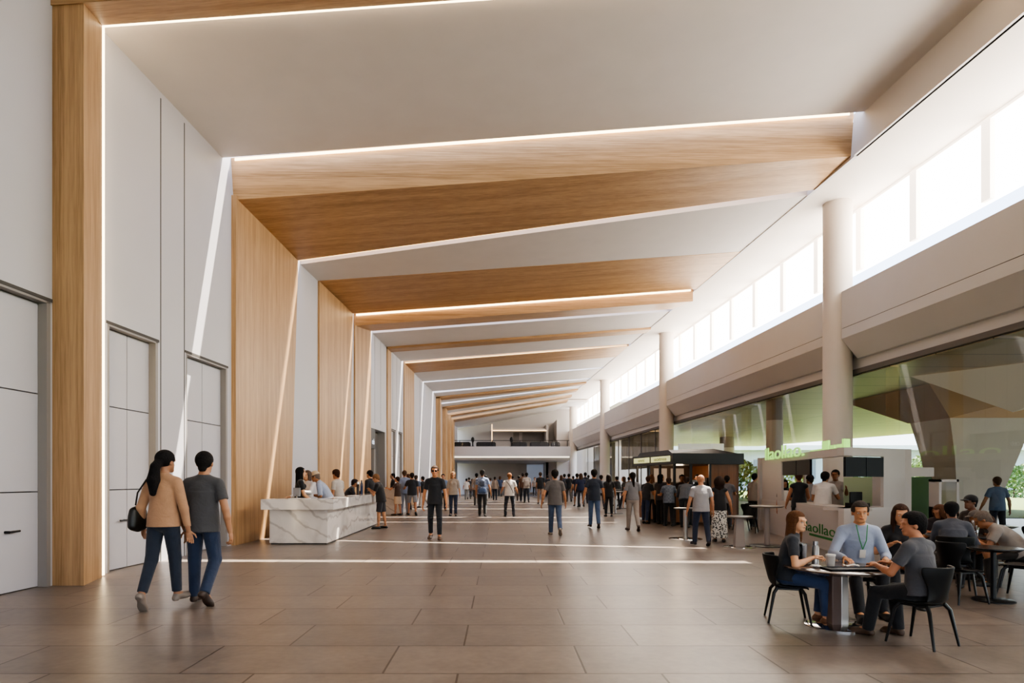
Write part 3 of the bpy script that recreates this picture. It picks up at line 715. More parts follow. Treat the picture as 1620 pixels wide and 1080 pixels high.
m = MB(); m.box(Dk.x-.1, Dk.x, Dk.y-.1, Dk.y, 0, 2.0); bld(m, 'post', M_KW)
bld(seg(A, Bk, .9, 1.9, .06, .02, on(A, Bk, 1236)), 'wall_panel', M_KW)
bld(seg(Bk, Ck, .9, 1.9, .06, on(Bk, Ck, 1398), .97), 'wall_panel', M_KW)
for (a, b) in ((1238, 1259), (1260, 1281)):
    bld(seg(A, Bk, 1.55, 1.89, .05, on(A, Bk, a), on(A, Bk, b)), 'menu_screen', plain('screen_dark', '#14171e', .55, spec=.2))
for (a, b) in ((1338, 1370), (1371, 1398)):
    bld(seg(Bk, Ck, 1.50, 1.88, .05, on(Bk, Ck, a), on(Bk, Ck, b)), 'menu_screen', plain('screen_dark', '#14171e', .55, spec=.2))
dAB = (Bk-A).normalized(); rotAB = Matrix(((dAB.x, 0, -(-dAB.y)*-1, 0), (dAB.y, 0, -dAB.x, 0), (0, 1, 0, 0), (0, 0, 0, 1)))
def frame(d):
    n = d.cross(Vector((0, 0, 1))); return Matrix(((d.x, 0, n.x, 0), (d.y, 0, n.y, 0), (0, 1, 0, 0), (0, 0, 0, 1)))
FA = frame(dAB)
s0, s1 = on(A, Bk, 1214), on(A, Bk, 1276); c_ = A+(Bk-A)*((s0+s1)/2); wtxt = (Bk-A).length*(s1-s0)
t = text_mesh('sign_lettering', 'llaollao.', .46, M_G, G, Matrix.Translation((c_.x-7.4-.06, c_.y-14.5, 2.12)) @ FA, .012)
wd = t.dimensions.x; t.data.transform(Matrix.Diagonal((wtxt/max(wd, .1), 1, 1, 1)))
for (a, b, z0, z1) in ((1300, 1310, 2.06, 2.24), (1282, 1300, 2.06, 2.09), (1311, 1319, 2.06, 2.13), (1322, 1332, 2.06, 2.13), (1333.5, 1334.8, 2.06, 2.22)):
    bld(seg(A, Bk, z0, z1, .04, on(A, Bk, a), on(A, Bk, b)), 'sign_block', M_G)
bld(seg(Bk, Ck, 2.06, 2.22, .04, 0, on(Bk, Ck, 1345)), 'sign_block', M_G)
s0, s1 = on(A, Bk, 1272), on(A, Bk, 1322); c_ = A+(Bk-A)*((s0+s1)/2); wtxt = (Bk-A).length*(s1-s0)
t = text_mesh('counter_lettering', 'llaollao', .30, M_GD, G, Matrix.Translation((c_.x-7.4-.008, c_.y-14.5, .40)) @ FA, .003)
wd = t.dimensions.x; t.data.transform(Matrix.Diagonal((wtxt/max(wd, .1), 1, 1, 1)))
m = seg(A, Bk, .22, .27, .004, s0+.06, s1, side=-1); bld(m, 'counter_stripe', M_GD)
m = seg(Vector((7.95, 14.6, 0)), Vector((8.5, 14.3, 0)), 0, 1.5, .1); bld(m, 'green_partition', M_GP)
m = MB(); m.box(7.55, 8.7, 15.6, 16.0, 0, .86); bld(m, 'back_counter', M_KW)
m = MB(); m.box(8.2, 8.65, 13.6, 13.9, .0, 1.62); bld(m, 'cabinet', M_WHITE)
reg = empty('cash_register', (7.15, 12.62, .9), R(200), 'dark cash register on the right counter of the white kiosk', 'cash register')
m = MB(); m.box(-.17, .17, -.14, .14, 0, .08); m.build('drawer_base', M_BLACK, reg); m = MB(); m.box(-.16, .16, -.06, -.02, .08, .3); m.build('screen', M_BLACK, reg, bevel=.01)
bag = MB(); bag.lathe([(.10, 0), (.15, .05), (.14, .13), (.05, .18)], n=20, sy=.7); tag(bag.build('cloth_bag', plain('bag_dark', '#15181f', .7), smooth=True, loc=(7.95, 12.85, .9)), 'dark small bag on the right counter of the white kiosk', 'bag')
pj = empty('dispenser', (7.32, 16.2, .9), R(100), 'white dispenser with a black lid on the left counter of the white kiosk', 'dispenser')
m = MB(); m.lathe([(.09, 0), (.09, .24), (.07, .27)], n=20); m.build('dispenser_body', M_PAPER, pj, smooth=True)
m = MB(); m.lathe([(.075, .27), (.07, .33), (0.01, .34)], n=20); m.tube([(0, -.05, .31), (0, -.16, .27)], .018, 8); m.build('lid', M_BLACK, pj, smooth=True)
lp = empty('laptop', (7.5, 17.3, .9), R(70), 'dark tablet leaning at the left end of the white kiosk counter', 'tablet')
m = MB(); m.prism([(-.12, 0, 0), (.12, 0, 0), (.12, .08, .3), (-.12, .08, .3)], (0, .012, 0)); m.build('screen', M_BLACK, lp)
# green cabinet and white display by the glass
gc = empty('green_cabinet', (8.83, 13.35, 0), 0, 'dark green panel cabinet standing right of the white kiosk', 'cabinet')
m = MB(); m.box(-.27, .3, 0, .3, 0, 1.5); m.build('cabinet_body', plain('deep_green', '#3d5c2f', .6), gc)
m = MB(); m.box(-.29, .34, -.02, .32, 1.51, 1.7); m.build('cabinet_top', M_WHITE, gc)
dc = empty('display_case', (8.93, 12.55, 0), 0, 'white framed glass display case beside the green cabinet', 'display case')
m = MB()
for (a, b, z0, z1) in ((-.2, -.15, 0, 1.45), (.15, .2, 0, 1.45), (-.2, .2, 1.4, 1.45), (-.2, .2, 0, .9)): m.box(a, b, 0, .3, z0, z1)
m.build('case_frame', M_WHITE, dc)
m = MB(); m.add([(-.15, .01, .9), (.15, .01, .9), (.15, .01, 1.4), (-.15, .01, 1.4)], [(0, 1, 2, 3)]); m.build('glass_panel', M_GLASS2, dc)

# ---- tables
T1 = pedestal('round dark cafe table of the foreground group of four, with a brushed pedestal', (3.34, 6.25, 0), .585, .49, .30, .085, M_TABLETOP, 'box')
pedestal('tall round steel table with a thin pole, in front of the coffee kiosk', (4.52, 15.35, 0), .76, .28, .40, .055, plain('table_dark', '#30292a', .3), 'pole', M_CHROME)
pedestal('high round table with a wide tapered column, right of the man in the striped shirt', (5.12, 13.5, 0), .67, .28, .34, .1, M_STEEL, 'taper', M_CHROME, plain('column_beige', '#a09590', .4))
pedestal('high pale round table with a slim pole, left of the white kiosk counter', (5.82, 13.75, 0), .88, .36, .36, .06, plain('table_pale', '#8e837d', .25), 'pole', M_BLACKM, plain('column_beige', '#a09590', .4))
pedestal('small round black table in front of the man with the bald head', (5.9, 7.55, 0), .64, .29, .22, .03, plain('table_black', '#1c1c20', .2), 'pole', M_BLACKM, M_BLACKM)
pedestal('round table with glass jars where the bald man leans', (6.78, 9.35, 0), .63, .42, .25, .03, plain('table_dark', '#30292a', .3), 'pole', M_BLACKM, M_BLACKM)
pedestal('round table behind the foreground group with glasses on it', (5.25, 8.6, 0), .70, .3, .24, .03, plain('table_pale', '#8e837d', .25), 'pole', M_BLACKM, M_BLACKM)
pedestal('round black table at the right edge near the glass wall', (8.45, 10.9, 0), .66, .4, .25, .03, plain('table_black', '#1c1c20', .2), 'pole', M_BLACKM, M_BLACKM)

# ---- things on the foreground table
TZ = .586
cyl_thing('thermos', 'thermos', 'tall steel thermos on the foreground table', (3.19, 6.38, TZ), [(.033, 0), (.033, .18), (.022, .2), (.022, .235), (0, .24)], M_STEEL, None, ['flask_body', ('flask_lid', [(.024, .2), (.024, .24), (0, .243)], M_CHROME)])
cyl_thing('cup', 'cup', 'white cup with a flat lid, right of the thermos on the foreground table', (3.27, 6.24, TZ), [(.034, 0), (.043, .11)], M_WHITE, None, ['cup_body', ('cup_lid', [(.046, .11), (.046, .125), (.02, .128)], M_PAPER)])
tr = empty('serving_tray', (3.38, 6.03, TZ), 0, 'flat black serving tray at the front of the foreground table', 'tray')
m = MB(); m.box(-.27, .24, -.10, .10, .004, .012); m.build('tray_base', M_DARK, tr); m = MB(); 
for (a, b, c, d) in ((-.27, .24, -.10, -.09), (-.27, .24, .09, .10), (-.27, -.26, -.1, .1), (.23, .24, -.1, .1)): m.box(a, b, c, d, .0, .02)
m.build('tray_rim', M_DARK, tr)
for i, (x, y, w, lb) in enumerate(((3.10, 6.2, .09, 'crumpled white napkin left of the thermos on the foreground table'), (3.47, 6.25, .12, 'small stack of white napkins right of the lidded cup'))):
    m = MB(); rnd = random.Random(i)
    g = [[(a*w/3-w/2*1.0, b*w/4-w/2, .012+rnd.uniform(0, .02)) for a in range(4)] for b in range(4)]
    m.add([p for r_ in g for p in r_], [(r_*4+c, r_*4+c+1, r_*4+c+5, r_*4+c+4) for r_ in range(3) for c in range(3)])
    o = m.build('napkin', M_PAPER, loc=(x, y, TZ)); md = o.modifiers.new('s', 'SOLIDIFY'); md.thickness = .008; tag(o, lb, 'napkin')
jar = cyl_thing('container', 'container', 'large grey cylindrical container beside the long-haired woman at the foreground table', (3.12, 6.55, TZ), [(.055, 0), (.06, .17), (.057, .19)], plain('grey_metal', '#77747a', .35), None, ['container_body', ('rim', [(.061, .185), (.061, .2), (.05, .2)], M_CHROME)])
bk = empty('menu_booklet', (3.03, 6.42, TZ+.06), R(-60), 'black menu booklet with a small pale badge held by the long-haired woman', 'booklet')
m = MB(); m.box(-.05, .05, -.008, .008, 0, .15); m.build('cover', M_BLACK, bk, bevel=.003)
m = MB(); m.box(-.018, .018, -.0105, -.008, .04, .11); m.build('badge', plain('badge_tan', '#b08a5c', .5), bk)
for (x, y, lb) in ((6.62, 9.2, 'clear glass jar left of its twin on the bald man\'s table'), (6.86, 9.12, 'clear glass jar nearest the bald man on his table')):
    cyl_thing('jar', 'jar', lb, (x, y, .631), [(.05, 0), (.055, .14), (.04, .17), (.04, .2)], glass_mat('jar_glass', (.85, .85, .85), .4), None, ['jar_body', ('lid', [(.042, .2), (.042, .23), (0, .232)], M_CHROME)])
for (x, y, lb) in ((5.2, 8.5, 'clear drinking glass on the table behind the foreground group'), (5.36, 8.55, 'small white cup on the table behind the foreground group')):
    cyl_thing('cup', 'cup', lb, (x, y, .701), [(.032, 0), (.038, .12), (.034, .12)], M_PAPER if 'white' in lb else M_GLASS2)

# ---- chairs
chair('black shell chair of the long-haired woman, leftmost at the foreground table', (2.96, 6.5, 0), -107)
chair('black shell chair under the man in the light blue shirt', (3.98, 7.03, 0), 168)
chair('black shell chair nearest the camera, holding the man in the dark grey T-shirt', (3.73, 5.58, 0), 28, .86)
chair('black shell chair under the long-haired woman in black behind the foreground group', (4.76, 7.57, 0), 155)
chair('black shell chair of the man in the grey jacket at the second row of tables', (5.82, 8.1, 0), -28, .9)
chair('empty black shell chair in front of the small round black table', (5.45, 7.5, 0), -80, .88)
chair('empty black shell chair at the right edge, right of the small black table', (6.42, 7.75, 0), 35, .92)
chair('black shell chair under the bald man leaning over the table', (6.98, 8.48, 0), 50, .86)
chair('black shell chair of the curly-haired woman', (7.08, 10.25, 0), 150, .86)
chair('black shell chair under the man in the dark flat cap', (7.76, 10.3, 0), 100, .86)
chair('empty black shell chair behind the bald man by the glass wall', (8.1, 9.6, 0), -10, .92)
chair('empty black shell chair beyond the table at the right edge', (8.7, 11.7, 0), 170, .92)
for i, (x, y, yw, lb) in enumerate(((6.3, 17.6, 200, 'black shell chair leftmost in the cluster between the two kiosks'), (6.78, 17.2, 150, 'black shell chair nearest the camera in the cluster between the two kiosks'),
                                    (6.95, 18.1, 60, 'black shell chair at the right of the cluster between the two kiosks'), (6.45, 18.6, 10, 'black shell chair farthest back in the cluster between the two kiosks'))):
    chair(lb, (x, y, 0), yw, .95)
# ============================================================ PEOPLE (smooth implicit surfaces meshed into one skin per garment)
class Field:
    """union of soft primitives on a grid, meshed by surface nets"""
    def __init__(s, h, k=.02): s.P = []; s.cut = []; s.sub = []; s.h = h; s.k = k
    def cone(s, a, b, ra, rb, flat=False, k=None, sq=None):
        a, b = np.array(a, float), np.array(b, float)
        s.P.append(('c', a, b, ra, rb, flat, k, sq)); return s
    def ell(s, c, r, F=None, k=None):
        s.P.append(('e', np.array(c, float), np.array(r, float), np.eye(3) if F is None else np.array(F, float), k)); return s
    def plane(s, p, n): s.cut.append((np.array(p, float), np.array(n, float))); return s   # keeps the side n points away from
    def suball(s, c, r, F=None, k=.004): s.sub.append((np.array(c, float), np.array(r, float), np.eye(3) if F is None else np.array(F, float), k)); return s
    def subbox(s, c, hs, F=None, k=.004): s.sub.append(('b', np.array(c, float), np.array(hs, float), np.eye(3) if F is None else np.array(F, float), k)); return s
    def bounds(s, p):
        if p[0] == 'c':
            m = max(p[3], p[4]); return np.minimum(p[1], p[2])-m, np.maximum(p[1], p[2])+m
        r = np.abs(p[3].T @ np.diag(p[2])).sum(1) if False else np.full(3, 0.)
        ext = np.sqrt(((p[3].T * p[2])**2).sum(1)); return p[1]-ext, p[1]+ext
    def mesh(s):
        h = s.h; lo = np.min([s.bounds(p)[0] for p in s.P], 0)-3*h; hi = np.max([s.bounds(p)[1] for p in s.P], 0)+3*h
        n = np.ceil((hi-lo)/h).astype(int)+1
        V = np.full(n, .25, np.float32)
        ax = [lo[i]+h*np.arange(n[i]) for i in range(3)]
        for p in s.P:
            b0, b1 = s.bounds(p); k = (p[6] if p[0] == 'c' else p[4]) or s.k
            mg = k+2.5*h
            i0 = np.maximum(((b0-mg-lo)/h).astype(int), 0); i1 = np.minimum(((b1+mg-lo)/h).astype(int)+2, n)
            X = ax[0][i0[0]:i1[0], None, None]; Y = ax[1][None, i0[1]:i1[1], None]; Z = ax[2][None, None, i0[2]:i1[2]]
            if p[0] == 'c':
                _, a, b, ra, rb, flat, _, sq = p
                ba = b-a; L = np.linalg.norm(ba)+1e-9; u = ba/L
                dx, dy, dz = X-a[0], Y-a[1], Z-a[2]
                t = (dx*u[0]+dy*u[1]+dz*u[2])
                tc = np.clip(t, 0, L)
                qx, qy, qz = dx-tc*u[0], dy-tc*u[1], dz-tc*u[2]
                d2 = qx*qx+qy*qy+qz*qz
                if sq is not None:     # flattened along direction sq[0] by factor sq[1]
                    w = sq[0]; dw = qx*w[0]+qy*w[1]+qz*w[2]; d2 = d2 + dw*dw*(1/sq[1]**2-1)
                d = np.sqrt(d2) - (ra+(rb-ra)*tc/L)
                if flat: d = np.maximum(d, t-L) if flat == 'end' else np.maximum(d, np.maximum(-t, t-L))
            else:
                _, c, r, F, _ = p
                D = [X-c[0], Y-c[1], Z-c[2]]
                L0 = [(F[i][0]*D[0]+F[i][1]*D[1]+F[i][2]*D[2])/r[i] for i in range(3)]
                k0 = np.sqrt(L0[0]**2+L0[1]**2+L0[2]**2); k1 = np.sqrt((L0[0]/r[0])**2+(L0[1]/r[1])**2+(L0[2]/r[2])**2)+1e-9
                d = k0*(k0-1)/k1
            A = V[i0[0]:i1[0], i0[1]:i1[1], i0[2]:i1[2]]
            hh = np.maximum(k-np.abs(A-d), 0)/k
            A[...] = np.minimum(A, d) - hh*hh*k*.25
        XX, YY, ZZ = ax[0][:, None, None], ax[1][None, :, None], ax[2][None, None, :]
        for q in s.sub:
            if isinstance(q[0], str):
                _, c, r, F, k = q
                D = [XX-c[0], YY-c[1], ZZ-c[2]]
                L0 = [np.abs(F[i][0]*D[0]+F[i][1]*D[1]+F[i][2]*D[2])-r[i] for i in range(3)]
                d = np.maximum(np.maximum(L0[0], L0[1]), L0[2])
            else:
                c, r, F, k = q
                D = [XX-c[0], YY-c[1], ZZ-c[2]]
                L0 = [(F[i][0]*D[0]+F[i][1]*D[1]+F[i][2]*D[2])/r[i] for i in range(3)]
                d = (np.sqrt(L0[0]**2+L0[1]**2+L0[2]**2)-1)*min(r)
            d = -d
            hh = np.maximum(k-np.abs(V-d), 0)/k
            V = np.maximum(V, d)+hh*hh*k*.25
        for pt, nn in s.cut:
            V = np.maximum(V, (XX-pt[0])*nn[0]+(YY-pt[1])*nn[1]+(ZZ-pt[2])*nn[2])
        return surface_nets(V.astype(np.float32), lo, h)

def surface_nets(V, lo, h):
    S = V < 0
    nx, ny, nz = V.shape
    acc = np.zeros((nx-1, ny-1, nz-1, 3), np.float32); cnt = np.zeros((nx-1, ny-1, nz-1), np.float32)
    for axis in range(3):
        sl0 = [slice(None)]*3; sl1 = [slice(None)]*3; sl0[axis] = slice(0, -1); sl1[axis] = slice(1, None)
        a, b = V[tuple(sl0)], V[tuple(sl1)]
        cr = (a < 0) != (b < 0)
        idx = np.argwhere(cr)
        if not len(idx): continue
        va, vb = a[cr], b[cr]; t = va/(va-vb)
        o = [i for i in range(3) if i != axis]
        for d0 in (0, 1):
            for d1 in (0, 1):
                c = idx.copy(); c[:, o[0]] -= d0; c[:, o[1]] -= d1
                ok = (c >= 0).all(1) & (c[:, 0] < nx-1) & (c[:, 1] < ny-1) & (c[:, 2] < nz-1)
                c = c[ok]; off = np.zeros((len(c), 3), np.float32); off[:, axis] = t[ok]; off[:, o[0]] = d0; off[:, o[1]] = d1
                acc[c[:, 0], c[:, 1], c[:, 2]] += off; cnt[c[:, 0], c[:, 1], c[:, 2]] += 1
    act = cnt > 0; ids = np.full(cnt.shape, -1, np.int32); ids[act] = np.arange(act.sum())
    cells = np.argwhere(act); verts = (cells + acc[act]/cnt[act][:, None])*h + lo
    faces = []
    for axis in range(3):
        sl0 = [slice(None)]*3; sl1 = [slice(None)]*3; sl0[axis] = slice(0, -1); sl1[axis] = slice(1, None)
        a, b = S[tuple(sl0)], S[tuple(sl1)]
        idx = np.argwhere(a != b)
        o = [(axis+1) % 3, (axis+2) % 3]
        idx = idx[(idx[:, o[0]] > 0) & (idx[:, o[1]] > 0) & (idx[:, o[0]] < [nx, ny, nz][o[0]]-1) & (idx[:, o[1]] < [nx, ny, nz][o[1]]-1)]
        if not len(idx): continue
        ins = a[idx[:, 0], idx[:, 1], idx[:, 2]]
        q = []
        for d0, d1 in ((1, 1), (0, 1), (0, 0), (1, 0)):
            c = idx.copy(); c[:, o[0]] -= d0; c[:, o[1]] -= d1; q.append(ids[c[:, 0], c[:, 1], c[:, 2]])
        q = np.stack(q, 1); q[~ins] = q[~ins][:, ::-1]; faces.append(q)
    return verts, np.concatenate(faces)

def np_obj(name, vf, mat, parent):
    v, f = vf
    me = bpy.data.meshes.new(name)
    me.vertices.add(len(v)); me.vertices.foreach_set('co', v.astype(np.float32).ravel())
    me.loops.add(f.size); me.loops.foreach_set('vertex_index', f.astype(np.int32).ravel())
    me.polygons.add(len(f)); me.polygons.foreach_set('loop_start', np.arange(0, f.size, 4, dtype=np.int32))
    me.polygons.foreach_set('use_smooth', np.ones(len(f), bool))
    me.update(calc_edges=True); me.validate()
    me.materials.append(mat)
    o = bpy.data.objects.new(name, me); col.objects.link(o); o.parent = parent
    return o

# ---- cloth materials
def cloth(c, pat=None, c2='#ffffff'):
    nm = 'cloth_%s_%s' % (str(c).strip('#'), pat or 'plain')
    if nm in MATS: return MATS[nm]
    m, nt, b = new_mat(nm); b.inputs['Roughness'].default_value = .85; b.inputs['Sheen Weight'].default_value = .2
    tc = nt.nodes.new('ShaderNodeTexCoord')
    n = nt.nodes.new('ShaderNodeTexNoise'); n.inputs['Scale'].default_value = 9; n.inputs['Detail'].default_value = 4; n.inputs['Distortion'].default_value = .5
    nt.links.new(tc.outputs['Object'], n.inputs['Vector'])
    bp = nt.nodes.new('ShaderNodeBump'); bp.inputs['Strength'].default_value = .45; bp.inputs['Distance'].default_value = .03
    nt.links.new(n.outputs['Fac'], bp.inputs['Height']); nt.links.new(bp.outputs['Normal'], b.inputs['Normal'])
    mx = nt.nodes.new('ShaderNodeMix'); mx.data_type = 'RGBA'; C = srgb(c)
    mx.inputs['A'].default_value = tuple(v*.8 for v in C[:3])+(1,); mx.inputs['B'].default_value = tuple(min(1, v*1.15) for v in C[:3])+(1,)
    nt.links.new(n.outputs['Fac'], mx.inputs['Factor']); out = mx.outputs['Result']
    if pat:
        if pat == 'stripe':
            w = nt.nodes.new('ShaderNodeTexWave'); w.bands_direction = 'Z'; w.inputs['Scale'].default_value = 11; w.inputs['Distortion'].default_value = .8
            fac = w.outputs['Fac']; lo, hi = .45, .75
        elif pat == 'plaid':
            w = nt.nodes.new('ShaderNodeTexChecker'); w.inputs['Scale'].default_value = 18; fac = w.outputs['Fac']; lo, hi = .4, .6
        else:
            w = nt.nodes.new('ShaderNodeTexVoronoi'); w.inputs['Scale'].default_value = 24; fac = w.outputs['Distance']; lo, hi = .35, .5
        nt.links.new(tc.outputs['Object'], w.inputs['Vector'])
        mr = nt.nodes.new('ShaderNodeMapRange'); mr.inputs['From Min'].default_value = lo; mr.inputs['From Max'].default_value = hi; nt.links.new(fac, mr.inputs['Value'])
        m2 = nt.nodes.new('ShaderNodeMix'); m2.data_type = 'RGBA'; m2.inputs['B'].default_value = srgb(c2)
        nt.links.new(mr.outputs[0], m2.inputs['Factor']); nt.links.new(out, m2.inputs['A']); out = m2.outputs['Result']
    nt.links.new(out, b.inputs['Base Color']); MATS[nm] = m
    return m
def skin_mat(c):
    nm = 'skin_'+c.strip('#')
    if nm in MATS: return MATS[nm]
    m, nt, b = new_mat(nm); b.inputs['Base Color'].default_value = srgb(c); b.inputs['Roughness'].default_value = .5
    b.inputs['Subsurface Weight'].default_value = .08; b.inputs['Subsurface Radius'].default_value = (.02, .008, .004)
    MATS[nm] = m; return m
def hair_mat(c): return plain('hair_'+c.strip('#'), c, .8, spec=.25, noise=.4, nscale=30, bump=.5, bscale=70)

def nrm(v): v = np.array(v, float); return v/(np.linalg.norm(v)+1e-9)
def ik(a, b, l1, l2, hint):
    a, b, hint = np.array(a, float), np.array(b, float), np.array(hint, float)
    d = b-a; L = np.linalg.norm(d); Lm = (l1+l2)*.995
    if L > Lm: b = a+d/L*Lm; d = b-a; L = Lm
    u = d/L; x = (l1*l1-l2*l2+L*L)/(2*L); y = math.sqrt(max(l1*l1-x*x, 0))
    hp = hint-u*np.dot(hint, u); hp = nrm(hp)
    return a+u*x+hp*y, b

def person(label, loc, yaw=0, H=1.75, res=.012, fem=False, skin='#b98565', top='#333333', top_pat=None, top_c2='#dddddd', sleeve='short', hem=-.045,
           bottom='#1f2430', legs='trousers', shoe='#1c1a1a', hair='short', hairc='#1a1412', lean=0, curl=0, head=(0, 0), pose=None,
           armL=(0, 0, 10), armR=(0, 0, 10), handL=None, handR=None, elbL=(-.6, -.8, -.6), elbR=(.6, -.8, -.6), seat=None, feet=None, knees=None,
           wide=1.0, extra=None, face=False, fingers=None, group=None, palmL=None, palmR=None, bottom_pat=None, skirt=None, side=0):
    """loc = ground point; yaw 0 = back to the camera. legs L, R = (hip flexion, knee flexion, foot pitch)"""
    if fingers is None: fingers = res <= .009
    root = empty('person', loc, R(yaw), label, 'person', group)
    W = wide
    pz = seat+.055*H if seat is not None else 0.
    pose = pose or ((6, 4, 0), (-6, 4, 0))
    hipL, hipR = np.array([-.046*H*W**.5, 0, 0]), np.array([.046*H*W**.5, 0, 0])
    lt, ls, ah = .235*H, .235*H, .043*H
    J = {}
    if seat is None:
        for nm, hip, (a, k, fp), s in (('L', hipL, pose[0], -1), ('R', hipR, pose[1], 1)):
            ab = (1.5 if len(pose) < 3 else pose[2])
            a_, b_ = R(a), R(ab)
            d = np.array([s*math.sin(b_), math.sin(a_)*math.cos(b_), -math.cos(a_)*math.cos(b_)])
            a2 = R(a-k); d2 = np.array([s*math.sin(b_)*.3, math.sin(a2), -math.cos(a2)]); d2 = nrm(d2)
            kn = hip+d*lt; an = kn+d2*ls
            fd = nrm([s*.13, math.cos(R(fp)), -math.sin(R(fp))])
            J[nm] = [hip, kn, an, fd]
        low = 1e9
        for nm in 'LR':
            hip, kn, an, fd = J[nm]; toe = an+fd*.1*H+np.array([0, 0, -ah*math.cos(math.asin(-fd[2]))]); low = min(low, an[2]-ah*.98, toe[2])
        up = np.array([0, 0, -low])
        P0 = up
        for nm in 'LR': J[nm][0] = J[nm][0]+up; J[nm][1] = J[nm][1]+up; J[nm][2] = J[nm][2]+up
    else:
        P0 = np.array([0, 0, pz])
        for nm, hip, s in (('L', hipL, -1), ('R', hipR, 1)):
            ft = feet[0 if s < 0 else 1]
            tgt = np.array([ft[0], ft[1], ah+(ft[2] if len(ft) > 2 else 0)])
            hint = (knees[0 if s < 0 else 1] if knees else (s*.15, .7, .8))
            kn, an = ik(hip+P0, tgt, lt, ls, hint)
            fdir = ft[3] if len(ft) > 3 else (s*.15, 1, -.05)
            J[nm] = [hip+P0, kn, an, nrm(fdir)]
    # spine
    l1, l2 = R(lean), R(lean+curl); sr = R(side)
    u1 = nrm([math.sin(sr), math.sin(l1), math.cos(l1)]); u2 = nrm([math.sin(sr), math.sin(l2), math.cos(l2)]); ex = np.array([1., 0, 0])
    f1 = nrm(np.cross(u1, ex)); ex1 = nrm(np.cross(f1, u1))*1; f2 = nrm(np.cross(u2, ex)); ex2 = nrm(np.cross(f2, u2))
    F1 = [ex1, f1, u1]; F2 = [ex2, f2, u2]
    if np.dot(ex1, ex) < 0: F1 = [-ex1, f1, u1]
    if np.dot(ex2, ex) < 0: F2 = [-ex2, f2, u2]
    X1, X2 = np.array(F1[0]), np.array(F2[0])
    # forward axis must point +y
    if f1[1] < 0: f1 = -f1
    if f2[1] < 0: f2 = -f2
    F1 = [X1, f1, u1]; F2 = [X2, f2, u2]
    waist = P0+u1*.11*H; neck = waist+u2*.185*H
    shw = (.086 if fem else .098)*H*W**.3
    shL = neck-u2*.040*H-X2*shw; shR = neck-u2*.040*H+X2*shw
    hy, hpch = R(head[0]), R(head[1])
    nd = nrm(u2*math.cos(R(12))+f2*math.sin(R(12)))
    hb = neck+nd*.036*H
    # head frame
    base_p = l2*.35+hpch
    hu = nrm([0, math.sin(base_p), math.cos(base_p)]); hf = nrm([0, math.cos(base_p), -math.sin(base_p)])
    cz, sz = math.cos(hy), math.sin(hy); Rz = np.array([[cz, -sz, 0], [sz, cz, 0], [0, 0, 1]])
    hu, hf = Rz@hu, Rz@hf; hx = np.cross(hf, hu); FH = [hx, hf, hu]
    hc = hb+hu*.058*H+hf*.008*H
    HS = 1.07*H
    hp_ = lambda x, y, z: hc+(hx*x+hf*y+hu*z)*HS
    la, lf = .172*H, .145*H
    arms = {}
    for nm, sh, arm, hand, elb, s in (('L', shL, armL, handL, elbL, -1), ('R', shR, armR, handR, elbR, 1)):
        if hand is not None:
            el, wr = ik(sh, hand, la, lf, elb)
        else:
            fl, ab, ef = [R(v) for v in arm]
            ab += R(7)
            d = np.array([s*math.sin(ab), math.sin(fl)*math.cos(ab), -math.cos(fl)*math.cos(ab)])
            f3 = fl+ef; d2 = nrm([s*math.sin(ab)*.5, math.sin(f3), -math.cos(f3)])
            el = sh+d*la; wr = el+d2*lf
        arms[nm] = (sh, el, wr, s)
    r = H
    # ---------------- body
    B = Field(res, .022)
    hipw = (.091 if fem else .085)*H*W**.8; wst = (.064 if fem else .074)*H*W; ch = (.078 if fem else .088)*H*W**.6
    B.ell(P0+u1*.025*H, (hipw, .058*H*W, .07*H), F1, .03)
    B.ell(P0+u1*.10*H, (wst, .05*H*W**1.3, .085*H), F1, .035)
    B.ell(waist+u2*.085*H, (ch, .058*H*W**.8, .1*H), F2, .035)
    B.cone(shL+X2*.025*H, shR-X2*.025*H, .034*H, .034*H, k=.035)
    B.cone(neck-u2*.002*H, shL+X2*.012*H+u2*.006*H, .034*H, .026*H, k=.03); B.cone(neck-u2*.002*H, shR-X2*.012*H+u2*.006*H, .034*H, .026*H, k=.03)
    B.cone(neck-u2*.01*H, hb+hu*.02*H, .034*H*(1 if not fem else .85), .031*H*(1 if not fem else .85), k=.02)
    if not fem: pass
    else: B.ell(waist+u2*.095*H+f2*.04*H-X2*.036*H, (.034*H,)*3, F2, .02).ell(waist+u2*.095*H+f2*.04*H+X2*.036*H, (.034*H,)*3, F2, .02)
    for nm in 'LR':
        hip, kn, an, fd = J[nm]; s = -1 if nm == 'L' else 1
        B.cone(hip, kn, .048*H*W**.6, .031*H, k=.02); B.cone(kn, an, .031*H, .019*H, k=.015)
        sd = nrm(an-kn); bk = nrm(np.array([0, -1., 0])-sd*(-sd[1]))
        B.cone(kn+(an-kn)*.2+bk*.008*H, kn+(an-kn)*.5+bk*.004*H, .026*H, .022*H, k=.02)
        B.cone(an, an+fd*.07*H+np.array([0, 0, -.022*H]), .021*H, .016*H, k=.012)
        sh, el, wr, _ = arms[nm]
        B.cone(sh, el, .029*H, .0225*H, k=.02); B.cone(el, el+(wr-el)*.35, .0225*H, .0225*H, k=.012); B.cone(el+(wr-el)*.35, wr, .0225*H, .0145*H, k=.012)
        # hand
        d = nrm(wr-el); pn = palmL if nm == 'L' else palmR
        if pn is None: pn = -X2*s
        pn = np.array(pn, float); pn = nrm(pn-d*np.dot(pn, d)); sdv = np.cross(d, pn)       # across the palm
        if sdv[1] < 0 and abs(sdv[1]) > .2: sdv = -sdv
        elif abs(sdv[1]) <= .2 and sdv[0]*s > 0: sdv = -sdv    # thumb side
        pc = wr+d*.028*H
        B.ell(pc, (.021*H, .010*H, .033*H), [sdv, pn, d], .008)
